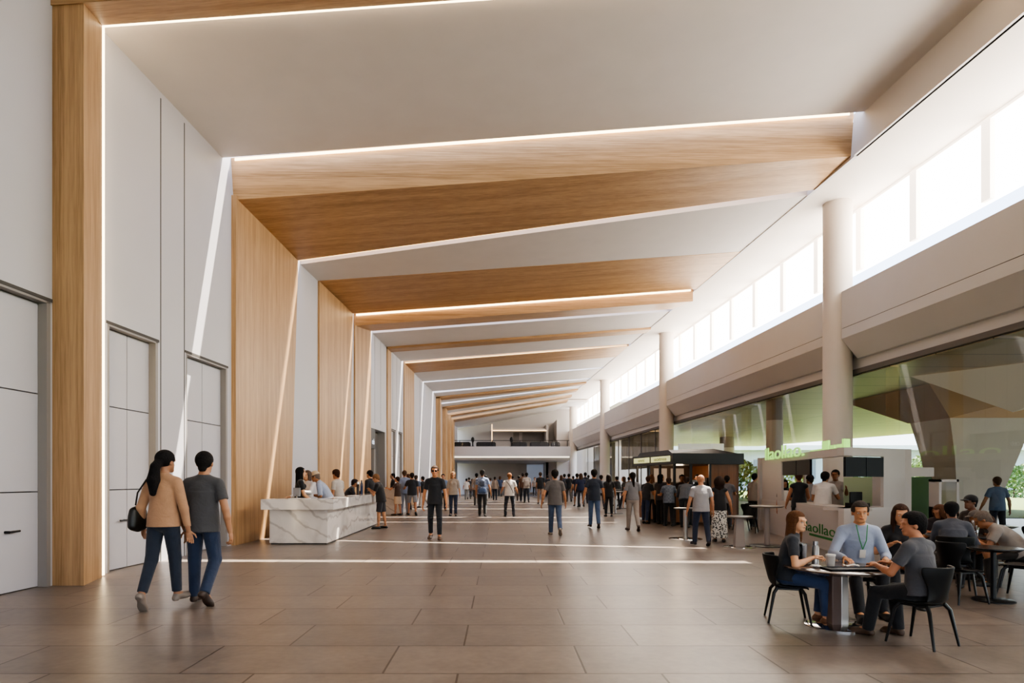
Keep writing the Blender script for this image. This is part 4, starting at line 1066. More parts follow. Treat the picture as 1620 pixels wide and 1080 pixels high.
        hr = max(.0052*H, res*.95)
        if fingers:
            for i, (off, ln, cu) in enumerate(((.0165, .040, 22), (.0055, .045, 28), (-.0055, .042, 34), (-.0165, .033, 40))):
                b0 = wr+d*.05*H+sdv*off*H; c1 = R(cu); d1 = d*math.cos(c1)+pn*math.sin(c1)+sdv*off*1.0; d1 = nrm(d1)
                m1 = b0+d1*ln*.55*H; c2 = R(cu*2.4); d2 = nrm(d*math.cos(c2)+pn*math.sin(c2)+sdv*off*.6); e1 = m1+d2*ln*.5*H
                B.cone(b0-d*.012*H, m1, hr*1.02, hr*.95, k=.003); B.cone(m1, e1, hr*.95, hr*.8, k=.003)
            t0 = wr+d*.016*H+sdv*.016*H; t1 = t0+nrm(d*.7+sdv*.75+pn*.35)*.026*H; t2 = t1+nrm(d*.95+sdv*.25+pn*.35)*.022*H
            B.cone(t0, t1, hr*1.3, hr*1.1, k=.006); B.cone(t1, t2, hr*1.1, hr*.85, k=.003)
        else:
            for off, ln, cu in ((.012, .042, 18), (-.001, .044, 24), (-.013, .036, 32)):
                b0 = wr+d*.045*H+sdv*off*H; c1 = R(cu); e1 = b0+nrm(d*math.cos(c1)+pn*math.sin(c1))*ln*.9*H
                B.cone(b0, e1, .0068*H, .005*H, k=.006)
            t0 = wr+d*.016*H+sdv*.016*H; B.cone(t0, t0+nrm(d*.7+sdv*.7+pn*.3)*.038*H, .0075*H, .005*H, k=.006)
    # head
    B.ell(hp_(0, -.008, .018), (.0435*HS, .0545*HS, .048*HS), FH, .012)
    B.ell(hp_(0, .012, -.022), (.0345*HS, .0395*HS, .0415*HS), FH, .018)
    B.cone(hp_(-.01, .038, -.046), hp_(.01, .038, -.046), .013*HS, .013*HS, k=.014)
    B.cone(hp_(0, .049, .008), hp_(0, .0595, -.0135), .0048*HS, .0064*HS, k=.009)
    for s in (-1, 1):
        B.ell(hp_(s*.0435, -.004, -.004), (.006*HS, .011*HS, .017*HS), FH, .006)
        if res <= .009:
            B.suball(hp_(s*.0175, .058, .004), (.0115*HS, .010*HS, .0075*HS), FH, .008)
    B.cone(hp_(-.02, .044, .016), hp_(.02, .044, .016), .008*HS, .008*HS, k=.012)
    if res <= .009: B.cone(hp_(-.008, .050, -.029), hp_(.008, .050, -.029), .0055*HS, .0055*HS, k=.006)
    np_obj('body', B.mesh(), skin_mat(skin), root)
    # ---------------- top
    o = .011 if not fem else .008
    T = Field(res, .025)
    T.ell(P0+u1*.03*H, (hipw+o*1.1, .058*H*W+o*1.2, .08*H), F1, .035)
    T.ell(P0+u1*.10*H, (wst+o*1.6, .05*H*W**1.3+o*1.6, .09*H), F1, .05)
    T.ell(waist+u2*.085*H, (ch+o, .058*H*W**.8+o, .105*H), F2, .04)
    T.cone(shL+X2*.025*H, shR-X2*.025*H, .034*H+o*.8, .034*H+o*.8, k=.035)
    T.cone(P0-u1*(.06*H if seat is None else .02*H), waist+u2*.09*H, max(hipw, .094*H*W**.6)+.024, ch*.86+o, True, k=.03, sq=(f1, .80))
    T.cone(neck-u2*.004*H, shL+X2*.012*H+u2*.006*H, .034*H+o*.5, .026*H+o*.8, k=.03); T.cone(neck-u2*.004*H, shR-X2*.012*H+u2*.006*H, .034*H+o*.5, .026*H+o*.8, k=.03)
    if fem: T.ell(waist+u2*.095*H+f2*.042*H-X2*.036*H, (.037*H,)*3, F2, .025).ell(waist+u2*.095*H+f2*.042*H+X2*.036*H, (.037*H,)*3, F2, .025)
    sub_frac = {'short': .62, 'half': .95, 'long': 1.0, 'none': .12}[sleeve]
    for nm in 'LR':
        sh, el, wr, s = arms[nm]
        if sleeve == 'long':
            T.cone(sh, el, .031*H+o, .0245*H+o*.8, k=.025); T.cone(el, el+(wr-el)*.93, .0245*H+o*.8, .0185*H+o*.4, 'end', k=.015)
        else:
            e_ = sh+(el-sh)*sub_frac
            T.cone(sh, e_, .030*H+o, (.0285*H+o*1.1) if sleeve != 'none' else .028*H, 'end', k=.025)
    T.plane(P0+u1*hem*H, -u1)
    T.plane(neck+u2*.022*H, u2)
    c_top = cloth(top, top_pat, top_c2)
    np_obj('shirt' if sleeve != 'long' else 'long_sleeved_shirt', T.mesh(), c_top, root)
    # ---------------- bottom
    Q = Field(res, .02)
    if legs == 'skirt':
        ln = skirt or .5
        kn = (J['L'][1]+J['R'][1])/2; an = (J['L'][2]+J['R'][2])/2
        end = P0*0+np.array([an[0], (kn[1]+an[1])/2, P0[2]*(1-ln)])
        Q.cone(P0+u1*.06*H, P0-np.array([0, 0, .06*H]), wst+.012, hipw+.02, True, sq=(f1, .72), k=.03)
        Q.cone(P0-np.array([0, 0, .02*H]), end, hipw+.015, hipw+.045, True, sq=(f1, .8), k=.03)
    else:
        Q.ell(P0+u1*.02*H, (hipw+.006, .058*H*W+.007, .072*H), F1, .03)
        Q.ell(P0-u1*.012*H-f1*.014*H, (hipw*.92, .055*H*W, .05*H), F1, .03)
        Q.cone(P0, P0+u1*.07*H, hipw*.97, wst+.009, True, k=.03, sq=(f1, .68))
        loose = {'trousers': .007, 'slim': .004, 'wide': .016, 'shorts': .016}[legs]
        for nm in 'LR':
            hip, kn, an, fd = J[nm]
            if legs == 'shorts':
                Q.cone(hip, hip+(kn-hip)*.92, .049*H*W**.6+.008, .040*H+.014, 'end')
            else:
                Q.cone(hip, kn, .050*H*W**.6+loose, .036*H+loose, k=.015)
                Q.cone(kn, kn+(an-kn)*(.92 if legs == 'slim' else 1.03), .036*H+loose, .027*H+loose*1.3, 'end', k=.015)
                sd = nrm(an-kn); bk = nrm(np.array([0, -1., 0])-sd*(-sd[1]))
                if legs == 'slim': Q.cone(kn+(an-kn)*.2+bk*.008*H, kn+(an-kn)*.5+bk*.004*H, .029*H, .025*H, k=.015)
        Q.plane(P0+u1*.058*H, u1)
    np_obj('skirt' if legs == 'skirt' else ('shorts' if legs == 'shorts' else 'trousers'), Q.mesh(), cloth(bottom, bottom_pat, '#d8d6d0'), root)
    # ---------------- shoes
    for nm in 'LR':
        hip, kn, an, fd = J[nm]
        fu = np.array([0, 0, 1.])-fd*fd[2]; fu = nrm(fu); fx = np.cross(fd, fu)
        S_ = Field(max(res*.8, .006) if res < .02 else res, .02)
        fl = .8 if shoe_low(res) else 1
        S_.cone(an-fu*.012*H-fd*.004*H, an-fu*.026*H-fd*.014*H, .024*H, .0235*H, k=.02)
        S_.cone(an-fu*.018*H+fd*.02*H, an-fu*.027*H+fd*.09*H, .0245*H, .024*H, k=.02)
        S_.ell(an-fu*.032*H+fd*.075*H, (.030*H, .052*H, .018*H), [fx, fd, fu], .015)
        S_.plane(an-fu*.0425*H, -fu)
        S_.plane(an+fu*.012*H, fu)
        np_obj('shoe', S_.mesh(), plain('shoe_'+shoe.strip('#'), shoe, .5), root)
    # ---------------- hair
    if hair != 'bald':
        Hh = Field(res*.9, .012)
        g = .007
        Hh.ell(hp_(0, -.010, .020), ((.0435+g)*HS, (.0545+g)*HS, (.048+g)*HS), FH, .012)
        back = {'short': -.030, 'buzz': -.028, 'bob': -.07, 'long': -.09, 'ponytail': -.03, 'bun': -.03, 'curly': -.06, 'grey': -.03}.get(hair, -.03)
        if hair in ('long', 'bob', 'curly'):
            L = {'long': .15, 'bob': .055, 'curly': .07}[hair]
            w = .036 if hair != 'curly' else .05
            for sx in (-1, 1):
                Hh.cone(hp_(sx*.030, -.018, .0), hp_(sx*.036, -.022-.01*L, -.03-L), .026*HS, (.022 if hair != 'curly' else .03)*HS, k=.02)
                Hh.cone(hp_(sx*.040, .004, .012), hp_(sx*.043, .010, -.02-L*.7), .013*HS, .010*HS, k=.012)
            Hh.cone(hp_(0, -.034, 0), hp_(0, -.04-.02*L, -.035-L), .034*HS, .028*HS, k=.02)
            if hair == 'curly': Hh.ell(hp_(0, -.015, -.01), (.075*HS, .072*HS, .075*HS), FH, .02)
        elif hair in ('ponytail',):
            Hh.cone(hp_(0, -.045, .0), hp_(.0, -.078, -.035), .028*HS, .026*HS, k=.015); Hh.cone(hp_(0, -.078, -.035), hp_(-.006, -.078, -.115), .026*HS, .036*HS, k=.012)
            Hh.cone(hp_(-.006, -.078, -.115), hp_(-.010, -.07, -.19), .036*HS, .02*HS, k=.01)
        elif hair == 'braid':
            Hh.cone(hp_(0, -.035, .0), hp_(0, -.062, -.05), .040*HS, .022*HS, k=.02); Hh.cone(hp_(0, -.062, -.05), hp_(0.008, -.064, -.20), .022*HS, .012*HS, k=.01)
        elif hair == 'bun':
            Hh.ell(hp_(0, -.05, .05), (.027*HS,)*3, FH, .01)
        else:
            Hh.cone(hp_(0, -.036, .0), hp_(0, -.040, -.030), .030*HS, .024*HS, k=.02)
        if hair == 'thick': Hh.ell(hp_(0, -.006, .038), (.05*HS, .058*HS, .042*HS), FH, .015)
        # open the face
        wf = .034 if hair not in ('long', 'bob', 'curly') else .0335
        Hh.subbox(hp_(0, .075, -.045), (wf*HS, .058*HS, .085*HS-.0), FH, .012)
        if hair not in ('long', 'bob', 'curly'):
            Hh.subbox(hp_(0, .055, -.082), (.08*HS, .062*HS, .085*HS), FH, .01)
            Hh.plane(hp_(0, 0, -.05-(.3 if hair in ('ponytail', 'braid') else 0)), -hu)
        np_obj('hair', Hh.mesh(), hair_mat(hairc), root)
    # ---------------- face details
    if face:
        for s in (-1, 1):
            e = MB(); c = hp_(s*.0175, .0432, .003)
            e.lathe([(.0001, -.0040*HS), (.0045*HS, -.0029*HS), (.0066*HS, 0), (.0045*HS, .0029*HS), (.0001, .0040*HS)], n=14)
            eo = e.build('eye', plain('eye_white', '#d8d2cc', .3), root, smooth=True, loc=tuple(c))
            i_ = MB(); cc = hf*.0058*HS; ir = .0032*HS
            ring = [tuple(cc+hx*ir*math.cos(t)+hu*ir*.82*math.sin(t)) for t in np.linspace(0, 2*math.pi, 12, endpoint=False)]
            i_.add(ring+[tuple(cc+hf*.0012*HS)], [(k, (k+1) % 12, 12) for k in range(12)]); i_.build('iris', plain('iris_dark', '#1e120c', .2), eo, smooth=True)
            b_ = MB(); b_.tube([hp_(s*.009, .0515, .0165), hp_(s*.0185, .0500, .0180), hp_(s*.029, .0425, .0160)], [.0013*HS, .0017*HS, .0008*HS], 8)
            b_.build('eyebrow', hair_mat(hairc if hairc != '#8c8782' else '#4a4038'), root, smooth=True)
        m_ = MB(); m_.tube([hp_(-.0165, .0445, -.0262), hp_(-.008, .0535, -.0282), hp_(0, .0560, -.0290), hp_(.008, .0535, -.0282), hp_(.0165, .0445, -.0262)], [.0008*HS, .0026*HS, .0028*HS, .0026*HS, .0008*HS], 8)
        m_.build('mouth', plain('lips', '#8f4f45', .4), root, smooth=True)
    info = dict(root=root, hc=hc, hx=hx, hf=hf, hu=hu, H=H, neck=neck, waist=waist, P0=P0, arms=arms, X2=X2, f2=f2, u2=u2, shL=shL, shR=shR, res=res)
    return info
def shoe_low(r): return False
def world(info, p):
    r = info['root']; return Matrix.Translation(r.location) @ Matrix.Rotation(r.rotation_euler.z, 4, 'Z') @ Vector(p)
# ============================================================ WHO STANDS WHERE
def walk(a=14, k=8, b=-14, kb=22, fp=22): return ((a, k, 4), (b, kb, fp))
def stand_at(px, fy, hy, yaw, label, **kw):
    """px column, row of the feet, row of the top of the head"""
    p = floor_at(px, fy); Hh = EYE-(hy-PY0)*p.y/FPX
    Hh = min(max(kw.pop('H', Hh*kw.pop('stretch', 1.0)), 1.55), 1.92)
    if 'res' not in kw: kw['res'] = .010 if p.y < 14.5 else (.013 if p.y < 20 else (.017 if p.y < 27 else .024))
    return person(label, tuple(p), yaw, Hh, **kw)
def bagmesh(name, cat, label, info, p, size, mat, rz=0, strap=None, body='bag_body'):
    w = world(info, p); root = empty(name, w, info['root'].rotation_euler.z+rz, label, cat)
    F = Field(.014, .02); sx, sy, sz = size
    F.cone((-sx*.6, 0, -sz*.6), (-sx*.55, 0, sz*.5), sy, sy*.75, k=.03); F.cone((sx*.6, 0, -sz*.6), (sx*.55, 0, sz*.5), sy, sy*.75, k=.03); F.ell((0, 0, -sz*.1), (sx, sy*1.1, sz), k=.03)
    np_obj(body, F.mesh(), mat, root)
    if strap:
        m = MB(); inv = Matrix.Rotation(-(rz), 4, 'Z') @ Matrix.Translation(-Vector(p))
        m.tube([inv @ Vector(q) for q in strap], .009, 8); m.build('strap', mat, root, smooth=True)
    return root

# --- foreground couple
a = person('woman with a long black ponytail and tan long-sleeved top walking beside a man', tuple(floor_at(259, 961)), -4, 1.76, .0068, True,
           hair='ponytail', hairc='#120f10', skin='#a87b5e', top='#b58c6c', sleeve='long', hem=-.025, bottom='#1c2637', legs='slim', shoe='#83786f',
           pose=((-10, 16, 52), (9, 4, -4)), armL=(-8, 10, 30), wide=1.06, handR=(.265, .05, .85), elbR=(.8, -.6, -.3), head=(-13, 5), palmR=(.4, -.9, .1))
b = person('man in a charcoal T-shirt and blue jeans holding the ponytailed woman\'s hand', tuple(floor_at(321, 955)), -3, 1.81, .0068,
           hair='short', hairc='#15110f', skin='#b07e5c', top='#47474b', bottom='#22314d', shoe='#3a2c26', pose=((8, 5, 0), (4, 42, 42), 6), armR=(-6, 11, 12), wide=1.08,
           handL=(-.235, .04, .86), elbL=(-.7, -.8, -.3), palmL=(-.3, -.9, .1), hem=-.05, head=(8, 0), side=1)
sh = a['shL']; hl = a['arms']['L']
bagmesh('handbag', 'handbag', 'black leather handbag on the shoulder of the ponytailed woman', a, (-.285, -.03, 1.02), (.11, .05, .15), plain('black_leather', '#15130f', .4), R(72),
        strap=[(-.285, -.07, 1.16), (-.235, -.11, 1.30), (sh[0]-.012, sh[1]-.065, sh[2]+.03), (sh[0], sh[1], sh[2]+.068), (sh[0]-.02, sh[1]+.06, sh[2]+.0), (-.25, .05, 1.28), (-.285, .03, 1.16)])

# --- foreground table group
S = .372
wl_ = person('seated woman with long light brown hair and dark tank top, holding a black menu', (2.96, 6.52, 0), -112, 1.47, .0062, True, hair='long', hairc='#5f3d25', skin='#dca883', top='#2c3039', sleeve='short',
       bottom='#34466a', legs='slim', shoe='#7b5135', seat=S, lean=6, curl=4, feet=((-.10, .30), (.07, .36)), handL=(-.02, .25, .64), handR=(.10, .23, .66), palmL=(0, -.2, -1), palmR=(0, -.2, -1), elbL=(-.7, -.7, -.6), elbR=(.7, -.7, -.6), head=(-32, 2), face=True)
mn = person('smiling seated man in a light blue button shirt with a lanyard', (3.98, 7.05, 0), 170, 1.64, .0066, False, hair='short', hairc='#3c3430', skin='#c89068', top='#a3aec6', sleeve='long', wide=1.12,
       bottom='#16181f', shoe='#121214', seat=S, lean=6, curl=6, feet=((-.10, .46), (.16, .55)), handL=(-.16, .36, .61), handR=(.24, .38, .61), palmL=(0, 0, -1), palmR=(0, 0, -1), head=(-10, 2), face=True, hem=-.02)
w2 = person('seated woman with long brown hair and black top behind the foreground table', (4.74, 7.55, 0), 162, 1.58, .008, True, hair='long', hairc='#3b241a', skin='#cf9875', top='#1c1b20', sleeve='short',
       bottom='#16181f', seat=S, lean=12, curl=8, feet=((-.1, .4), (.1, .42)), handL=(-.1, .3, .68), handR=(.12, .28, .7), palmL=(0, 0, -1), palmR=(0, 0, -1), head=(-4, 4), face=True)
rm = person('seated man with short black hair and dark grey T-shirt, turned away at the foreground table', (3.73, 5.57, 0), 26, 1.50, .0066, False, hair='thick', hairc='#110f10', skin='#bb8060', top='#4c4d54', sleeve='short',
       bottom='#14161c', shoe='#4a3629', seat=S+.01, lean=3, curl=5, feet=((-.12, .42), (.14, .30)), handL=(-.12, .34, .66), handR=(.10, .36, .66), palmL=(.3, 0, -1), palmR=(-.3, 0, -1), head=(44, 0), hem=-.02)
# lanyard and shirt placket of the man
m = MB(); c0 = mn['neck']
f, u, X = mn['f2'], mn['u2'], mn['X2']; w_ = mn['waist']; Hm = mn['H']
chest = w_+u*.05*Hm+f*.095*Hm
m.tube([c0-X*.035*Hm+f*.045*Hm+u*.02*Hm, w_+u*.11*Hm-X*.02*Hm+f*.088*Hm, chest], .005, 6); m.tube([c0+X*.035*Hm+f*.045*Hm+u*.02*Hm, w_+u*.11*Hm+X*.02*Hm+f*.088*Hm, chest], .005, 6)
m.build('lanyard', plain('lanyard_green', '#2f8a4c', .5), mn['root'], smooth=True)
m = MB(); bx = chest-u*.05; m.prism([bx-X*.03+u*.045, bx+X*.03+u*.045, bx+X*.03-u*.045, bx-X*.03-u*.045], f*.006); m.build('name_badge', M_PAPER, mn['root'])

# --- second row of diners
person('seated man with black hair and charcoal jacket, back turned, second row of tables', (5.84, 8.12, 0), -28, 1.52, .009, hair='thick', hairc='#0f0e10', skin='#8a5c43', top='#484b56', sleeve='long', bottom='#15161b', seat=.395, lean=14, curl=8,
       feet=((-.12, .38), (.12, .4)), handL=(-.1, .38, .66), handR=(.16, .36, .66), palmL=(0, 0, -1), palmR=(0, 0, -1), wide=1.1)
person('bald man in a grey-brown T-shirt leaning low over a table', (6.98, 8.46, 0), 55, 1.56, .009, hair='buzz', hairc='#6d6159', skin='#9a6848', top='#938b86', sleeve='short', bottom='#2a2624', seat=.38, lean=26, curl=26,
       feet=((-.14, .32), (.14, .3)), handL=(-.12, .52, .645), handR=(.1, .5, .645), palmL=(0, 0, -1), palmR=(0, 0, -1), head=(6, 14), wide=1.12)
person('seated woman with curly brown hair at the back of the jar table', (7.06, 10.25, 0), 165, 1.45, .011, True, hair='curly', hairc='#5a3a28', skin='#a87455', top='#2a2226', sleeve='short', bottom='#17181c', seat=.38, lean=24, curl=10,
       feet=((-.1, .36), (.1, .36)), handL=(-.1, .36, .66), handR=(.1, .36, .66), head=(-60, 10))
cap = person('seated man with dark flat cap and glasses, facing left near the glass', (7.76, 10.3, 0), 100, 1.58, .011, hair='short', hairc='#15110f', skin='#7c513b', top='#3b302c', sleeve='long', bottom='#1b1b20', seat=.38, lean=8,
       feet=((-.1, .38), (.1, .38)), handL=(-.1, .34, .66), handR=(.1, .34, .66))
def hat(info, mat, brim=True, name='cap', hgt=.05, wb=.064):
    hc, hx, hf, hu, Hh = info['hc'], info['hx'], info['hf'], info['hu'], info['H']*1.07
    F = Field(info['res'], .01); FH = [hx, hf, hu]
    F.ell(hc+hf*(-.008)*Hh+hu*.028*Hh, (.054*Hh, .063*Hh, hgt*Hh), FH)
    F.plane(hc+hu*.022*Hh, -hu)
    if brim == 'round': F.ell(hc+hu*.028*Hh-hf*.004*Hh, (.075*Hh, .085*Hh, .006*Hh), FH, .006)
    elif brim: F.ell(hc+hf*.062*Hh+hu*.028*Hh, (.038*Hh, .035*Hh, .006*Hh), FH, .006)
    np_obj(name, F.mesh(), mat, info['root'])
hat(cap, cloth('#1a1a1e'))
c2 = person('seated diner in a grey cap between the flat-capped man and the glass wall', (7.55, 9.55, 0), 80, 1.40, .012, hair='short', hairc='#2c2624', skin='#8a5c43', top='#4a4344', seat=.36, lean=30, curl=12, bottom='#1b1b20', feet=((-.1, .32), (.1, .32)), handL=(-.1, .34, .6), handR=(.1, .34, .6))
hat(c2, cloth('#625a56'))
person('seated diner with close-cropped brown hair behind the bald man', (7.40, 9.05, 0), 70, 1.36, .012, hair='buzz', hairc='#4d3325', skin='#8f5f43', top='#3c4654', seat=.36, lean=34, curl=14, bottom='#1b1b20', feet=((-.1, .3), (.1, .3)), handL=(-.1, .32, .6), handR=(.1, .32, .6))
st = stand_at(1578, 856, 753, -8, 'man in a blue short-sleeved shirt standing outside the glass near the lawn', skin='#a87250', top='#5d7394', bottom='#1a2130', hair='buzz', hairc='#5b4638', armR=(0, 14, 12), armL=(5, 16, 20), wide=1.1, res=.012)

# --- walkers in the hall
m3 = stand_at(688, 853, 734, 180, 'man in black T-shirt and black jeans with sunglasses walking towards the camera', skin='#b97f58', top='#15181f', bottom='#141922', shoe='#5b4334', hair='short', hairc='#3a271b', pose=((10, 5, 0), (-8, 14, 14), 4), armL=(8, 8, 14), armR=(-8, 8, 10), res=.009, face=True, fingers=True, legs='slim')
hc, hx, hf, hu, Hh = m3['hc'], m3['hx'], m3['hf'], m3['hu'], m3['H']
m = MB()
for s in (-1, 1): m.tube([hc+hx*s*.019*Hh+hf*.052*Hh+hu*.004*Hh, hc+hx*s*.019*Hh+hf*.060*Hh+hu*.004*Hh], [.014*Hh, .013*Hh], 12)
m.tube([hc+hx*-.05*Hh+hf*.01*Hh+hu*.006*Hh, hc-hx*.03*Hh+hf*.054*Hh+hu*.006*Hh, hc+hx*.03*Hh+hf*.054*Hh+hu*.006*Hh, hc+hx*.05*Hh+hf*.01*Hh+hu*.006*Hh], .002*Hh, 6)
m.build('sunglasses', M_BLACK, m3['root'], smooth=True)
stand_at(717, 816, 744, 180, 'woman in a loose beige sweater and navy trousers facing the camera', fem=True, res=.010, face=True, skin='#b98a68', top='#9d9389', sleeve='half', bottom='#1b2740', hair='bob', hairc='#8a6a4b', armL=(0, 8, 25), armR=(0, 6, 20), wide=1.1)
bp = stand_at(763, 817, 742, 0, 'person in a blue plaid shirt and black trousers with a blue bag behind', skin='#a87755', top='#8b97ac', top_pat='plaid', top_c2='#66769a', bottom='#12151b', hair='thick', hairc='#2a2826', pose=((6, 4, 0), (-6, 10, 12)), armR=(0, 12, 20), wide=1.1)
bagmesh('waist_bag', 'bag', 'blue waist bag on the back of the person in blue plaid', bp, (0, -.20, 1.03), (.17, .06, .11), cloth('#3e5174'))
bagmesh('backpack', 'backpack', 'small dark-strapped backpack on the upper back of the person in blue plaid', bp, (0, -.17, 1.30), (.10, .05, .10), cloth('#4a5366'))
ws = stand_at(806, 817, 746, 0, 'person in a white T-shirt with a dark crossbody strap, standing legs apart', skin='#b5835f', top='#cfc9c6', bottom='#151b28', hair='short', hairc='#7a4f31', pose=((2, 2, 0), (-2, 2, 0), 8), armL=(12, 12, 50), armR=(10, 12, 55), wide=1.15, shoe='#101012')
m = MB(); H_ = ws['H']; nk, wt = ws['neck'], ws['waist']; m.tube([ws['shL']+np.array([.04, -.05, .06]), nk+np.array([-.03, -.125, -.14]), wt+np.array([.07, -.125, .02]), ws['P0']+np.array([.15, -.10, .02])], .012, 8); m.build('crossbody_strap', cloth('#2a2320'), ws['root'], smooth=True)
gb = stand_at(833, 795, 744, 0, 'person in a pale grey top with a grey backpack, farther down the hall', skin='#6c4a38', top='#a8a29f', bottom='#1b2231', hair='short', hairc='#171414', pose=walk(), wide=1.05, res=.02)
bagmesh('backpack', 'backpack', 'light grey backpack on the person in the pale grey top', gb, (0.02, -.2, 1.22), (.15, .09, .20), cloth('#a59d98'))
stand_at(827, 793, 745, 0, 'person in a dark and orange top just left of the grey backpack', skin='#8a5d42', top='#5a3c28', bottom='#23262f', hair='short', hairc='#241c18', pose=walk(), res=.022)
stand_at(855, 797, 745, 0, 'man in a black T-shirt and khaki trousers in the middle distance', skin='#9a6c4c', top='#17191f', bottom='#a68a74', hair='buzz', hairc='#3e2f26', pose=walk(), wide=1.1, res=.022)
stand_at(878, 846, 740, 0, 'man in a grey vest over a pale shirt and blue jeans, walking away', skin='#b07c59', top='#5c5756', bottom='#3d4d68', shoe='#8b7d70', hair='thick', hairc='#1d1714', pose=((10, 4, 0), (-14, 30, 44)), armL=(-8, 16, 25), armR=(5, 8, 12), wide=1.08, res=.011, hem=-.06)
stand_at(940, 835, 742, 0, 'man in a navy shirt and faded blue jeans, walking away right of centre', skin='#a8734f', top='#1c2535', bottom='#44597c', shoe='#2c2220', hair='thick', hairc='#15110f', pose=((8, 4, 0), (-8, 16, 26)), armR=(5, 12, 10), armL=(-10, 14, 15), wide=1.1, res=.012, hem=-.06)
stand_at(963, 817, 748, 0, 'woman in a long black tunic and slim black trousers', fem=True, skin='#94664a', top='#15161b', bottom='#171b26', legs='slim', hair='bob', hairc='#1f1614', hem=-.13, wide=1.15, armR=(0, 10, 10))
stand_at(1001, 839, 744, 0, 'woman with a long dark braid, grey top and light beige trousers', fem=True, skin='#a97554', top='#77767a', bottom='#9c918a', shoe='#4a3830', hair='braid', hairc='#17110f', pose=((12, 4, 0), (-12, 26, 36)), armL=(-8, 10, 8), armR=(6, 8, 20), wide=1.12, res=.011, hem=-.0)
stand_at(1021, 828, 754, -35, 'person in a black top and dark jeans bending towards the coffee kiosk', fem=True, skin='#a06c4a', top='#14171d', bottom='#253350', legs='slim', hair='short', hairc='#3b2417', lean=18, curl=10, H=1.66, handL=(-.1, .35, 1.0), handR=(.1, .35, 1.0), hem=-.12)
stand_at(1031, 826, 755, -10, 'person in a loose white shirt at the coffee kiosk queue', skin='#b1805d', top='#a9a39d', bottom='#151517', hair='bob', hairc='#6a4630', H=1.66, lean=6, res=.014, fem=True)
stand_at(1045, 829, 753, -30, 'woman with smooth black hair in the coffee kiosk queue', fem=True, skin='#c28d68', top='#2a2426', bottom='#131316', hair='bob', hairc='#0c0b0d', H=1.66, head=(-50, 0))
stand_at(1058, 832, 754, -4, 'man in a blue-grey checked shirt and black trousers at the coffee kiosk', skin='#a8734f', top='#68717f', top_pat='plaid', top_c2='#59616f', bottom='#101217', shoe='#101012', hair='short', hairc='#3c2c24', wide=1.15, armL=(30, 8, 60), armR=(25, 8, 60))
stand_at(1083, 834, 752, -25, 'man in a slate sweater leaning over the coffee kiosk counter', skin='#a8734f', top='#474c56', sleeve='long', bottom='#1c2028', hair='short', hairc='#2c1f18', lean=30, curl=14, H=1.72, handL=(-.12, .5, 1.05), handR=(.12, .5, 1.05))
stand_at(1109, 863, 749, -2, 'bald man in a pale horizontally striped shirt and dark jeans, walking away', skin='#b17f60', top='#a29c9a', top_pat='stripe', top_c2='#858894', bottom='#19233a', shoe='#14161d', hair='bald', pose=((6, 4, 0), (-6, 14, 18), 5), armL=(4, 10, 14), armR=(0, 10, 10), wide=1.22, res=.010, hem=-.05)
stand_at(1138, 857, 763, -14, 'woman in an open-backed black top and a white patterned long skirt', fem=True, skin='#b37f5e', top='#16161b', sleeve='none', bottom='#2f3237', bottom_pat='flower', legs='skirt', skirt=.88, hair='curly', hairc='#2a1a12', armR=(0, 14, 20), H=1.56, res=.010)
stand_at(1150, 833, 750, -20, 'man in a long grey shirt standing at the right end of the coffee kiosk', skin='#a8734f', top='#6d6b72', bottom='#3a3c45', hair='short', hairc='#1c1613', hem=-.14, armR=(30, 8, 60), wide=1.1)
stand_at(1192, 833, 746, -50, 'dark-haired person in a tan top by the left post of the white kiosk', fem=True, skin='#b98460', top='#8a7f76', bottom='#14161c', hair='short', hairc='#14100f', lean=6)
# staff in the coffee kiosk
for (x, y, lb, tc_) in ((.85, 1.3, 'barista in a brown top behind the coffee machine of the black kiosk', '#3d2b22'), (1.55, 1.6, 'barista in dark clothes at the right inside the black kiosk', '#1c1d22')):
    p = kp(x, y, 0); person(lb, tuple(p), 170, 1.68, .014, skin='#9a6a4b', top=tc_, bottom='#14141a', hair='short', hairc='#1b1411', lean=14, handL=(-.12, .34, 1.05), handR=(.12, .34, 1.05))
# people around the white kiosk
def by(px, Y): return ((px-PX0)*Y/FPX, Y, 0)
person('woman in a black sleeveless top with red-brown hair inside the white kiosk', by(1264, 15.0), -18, 1.68, .012, True, skin='#b1795a', top='#15161b', sleeve='none', bottom='#15161b', hair='short', hairc='#4a2a1d', armL=(15, 8, 25), armR=(20, 8, 60))
person('man in a white T-shirt leaning over the counter of the white kiosk', by(1301, 14.2), -38, 1.73, .012, skin='#a36f4f', top='#d2ccc8', bottom='#16181e', hair='thick', hairc='#16110f', lean=18, curl=12, handR=(.14, .5, 1.15), handL=(-.1, .4, 1.0), wide=1.12)
person('man in a tan shirt facing the man in white inside the white kiosk', by(1322, 14.9), 140, 1.72, .013, skin='#8a5a3d', top='#9b8f87', bottom='#20242e', hair='short', hairc='#15110f', armL=(40, 12, 80), armR=(30, 12, 90))
person('man in grey with close-cropped hair at the back of the white kiosk', by(1286, 15.7), 10, 1.62, .015, skin='#8a5a3d', top='#8a8684', bottom='#20242e', hair='buzz', hairc='#2e2723', lean=10)
person('woman with long black hair bending behind the left counter of the white kiosk', by(1243, 16.6), 150, 1.56, .015, True, skin='#b1795a', top='#2b2b30', bottom='#15161b', hair='long', hairc='#15110f', lean=22, curl=10)

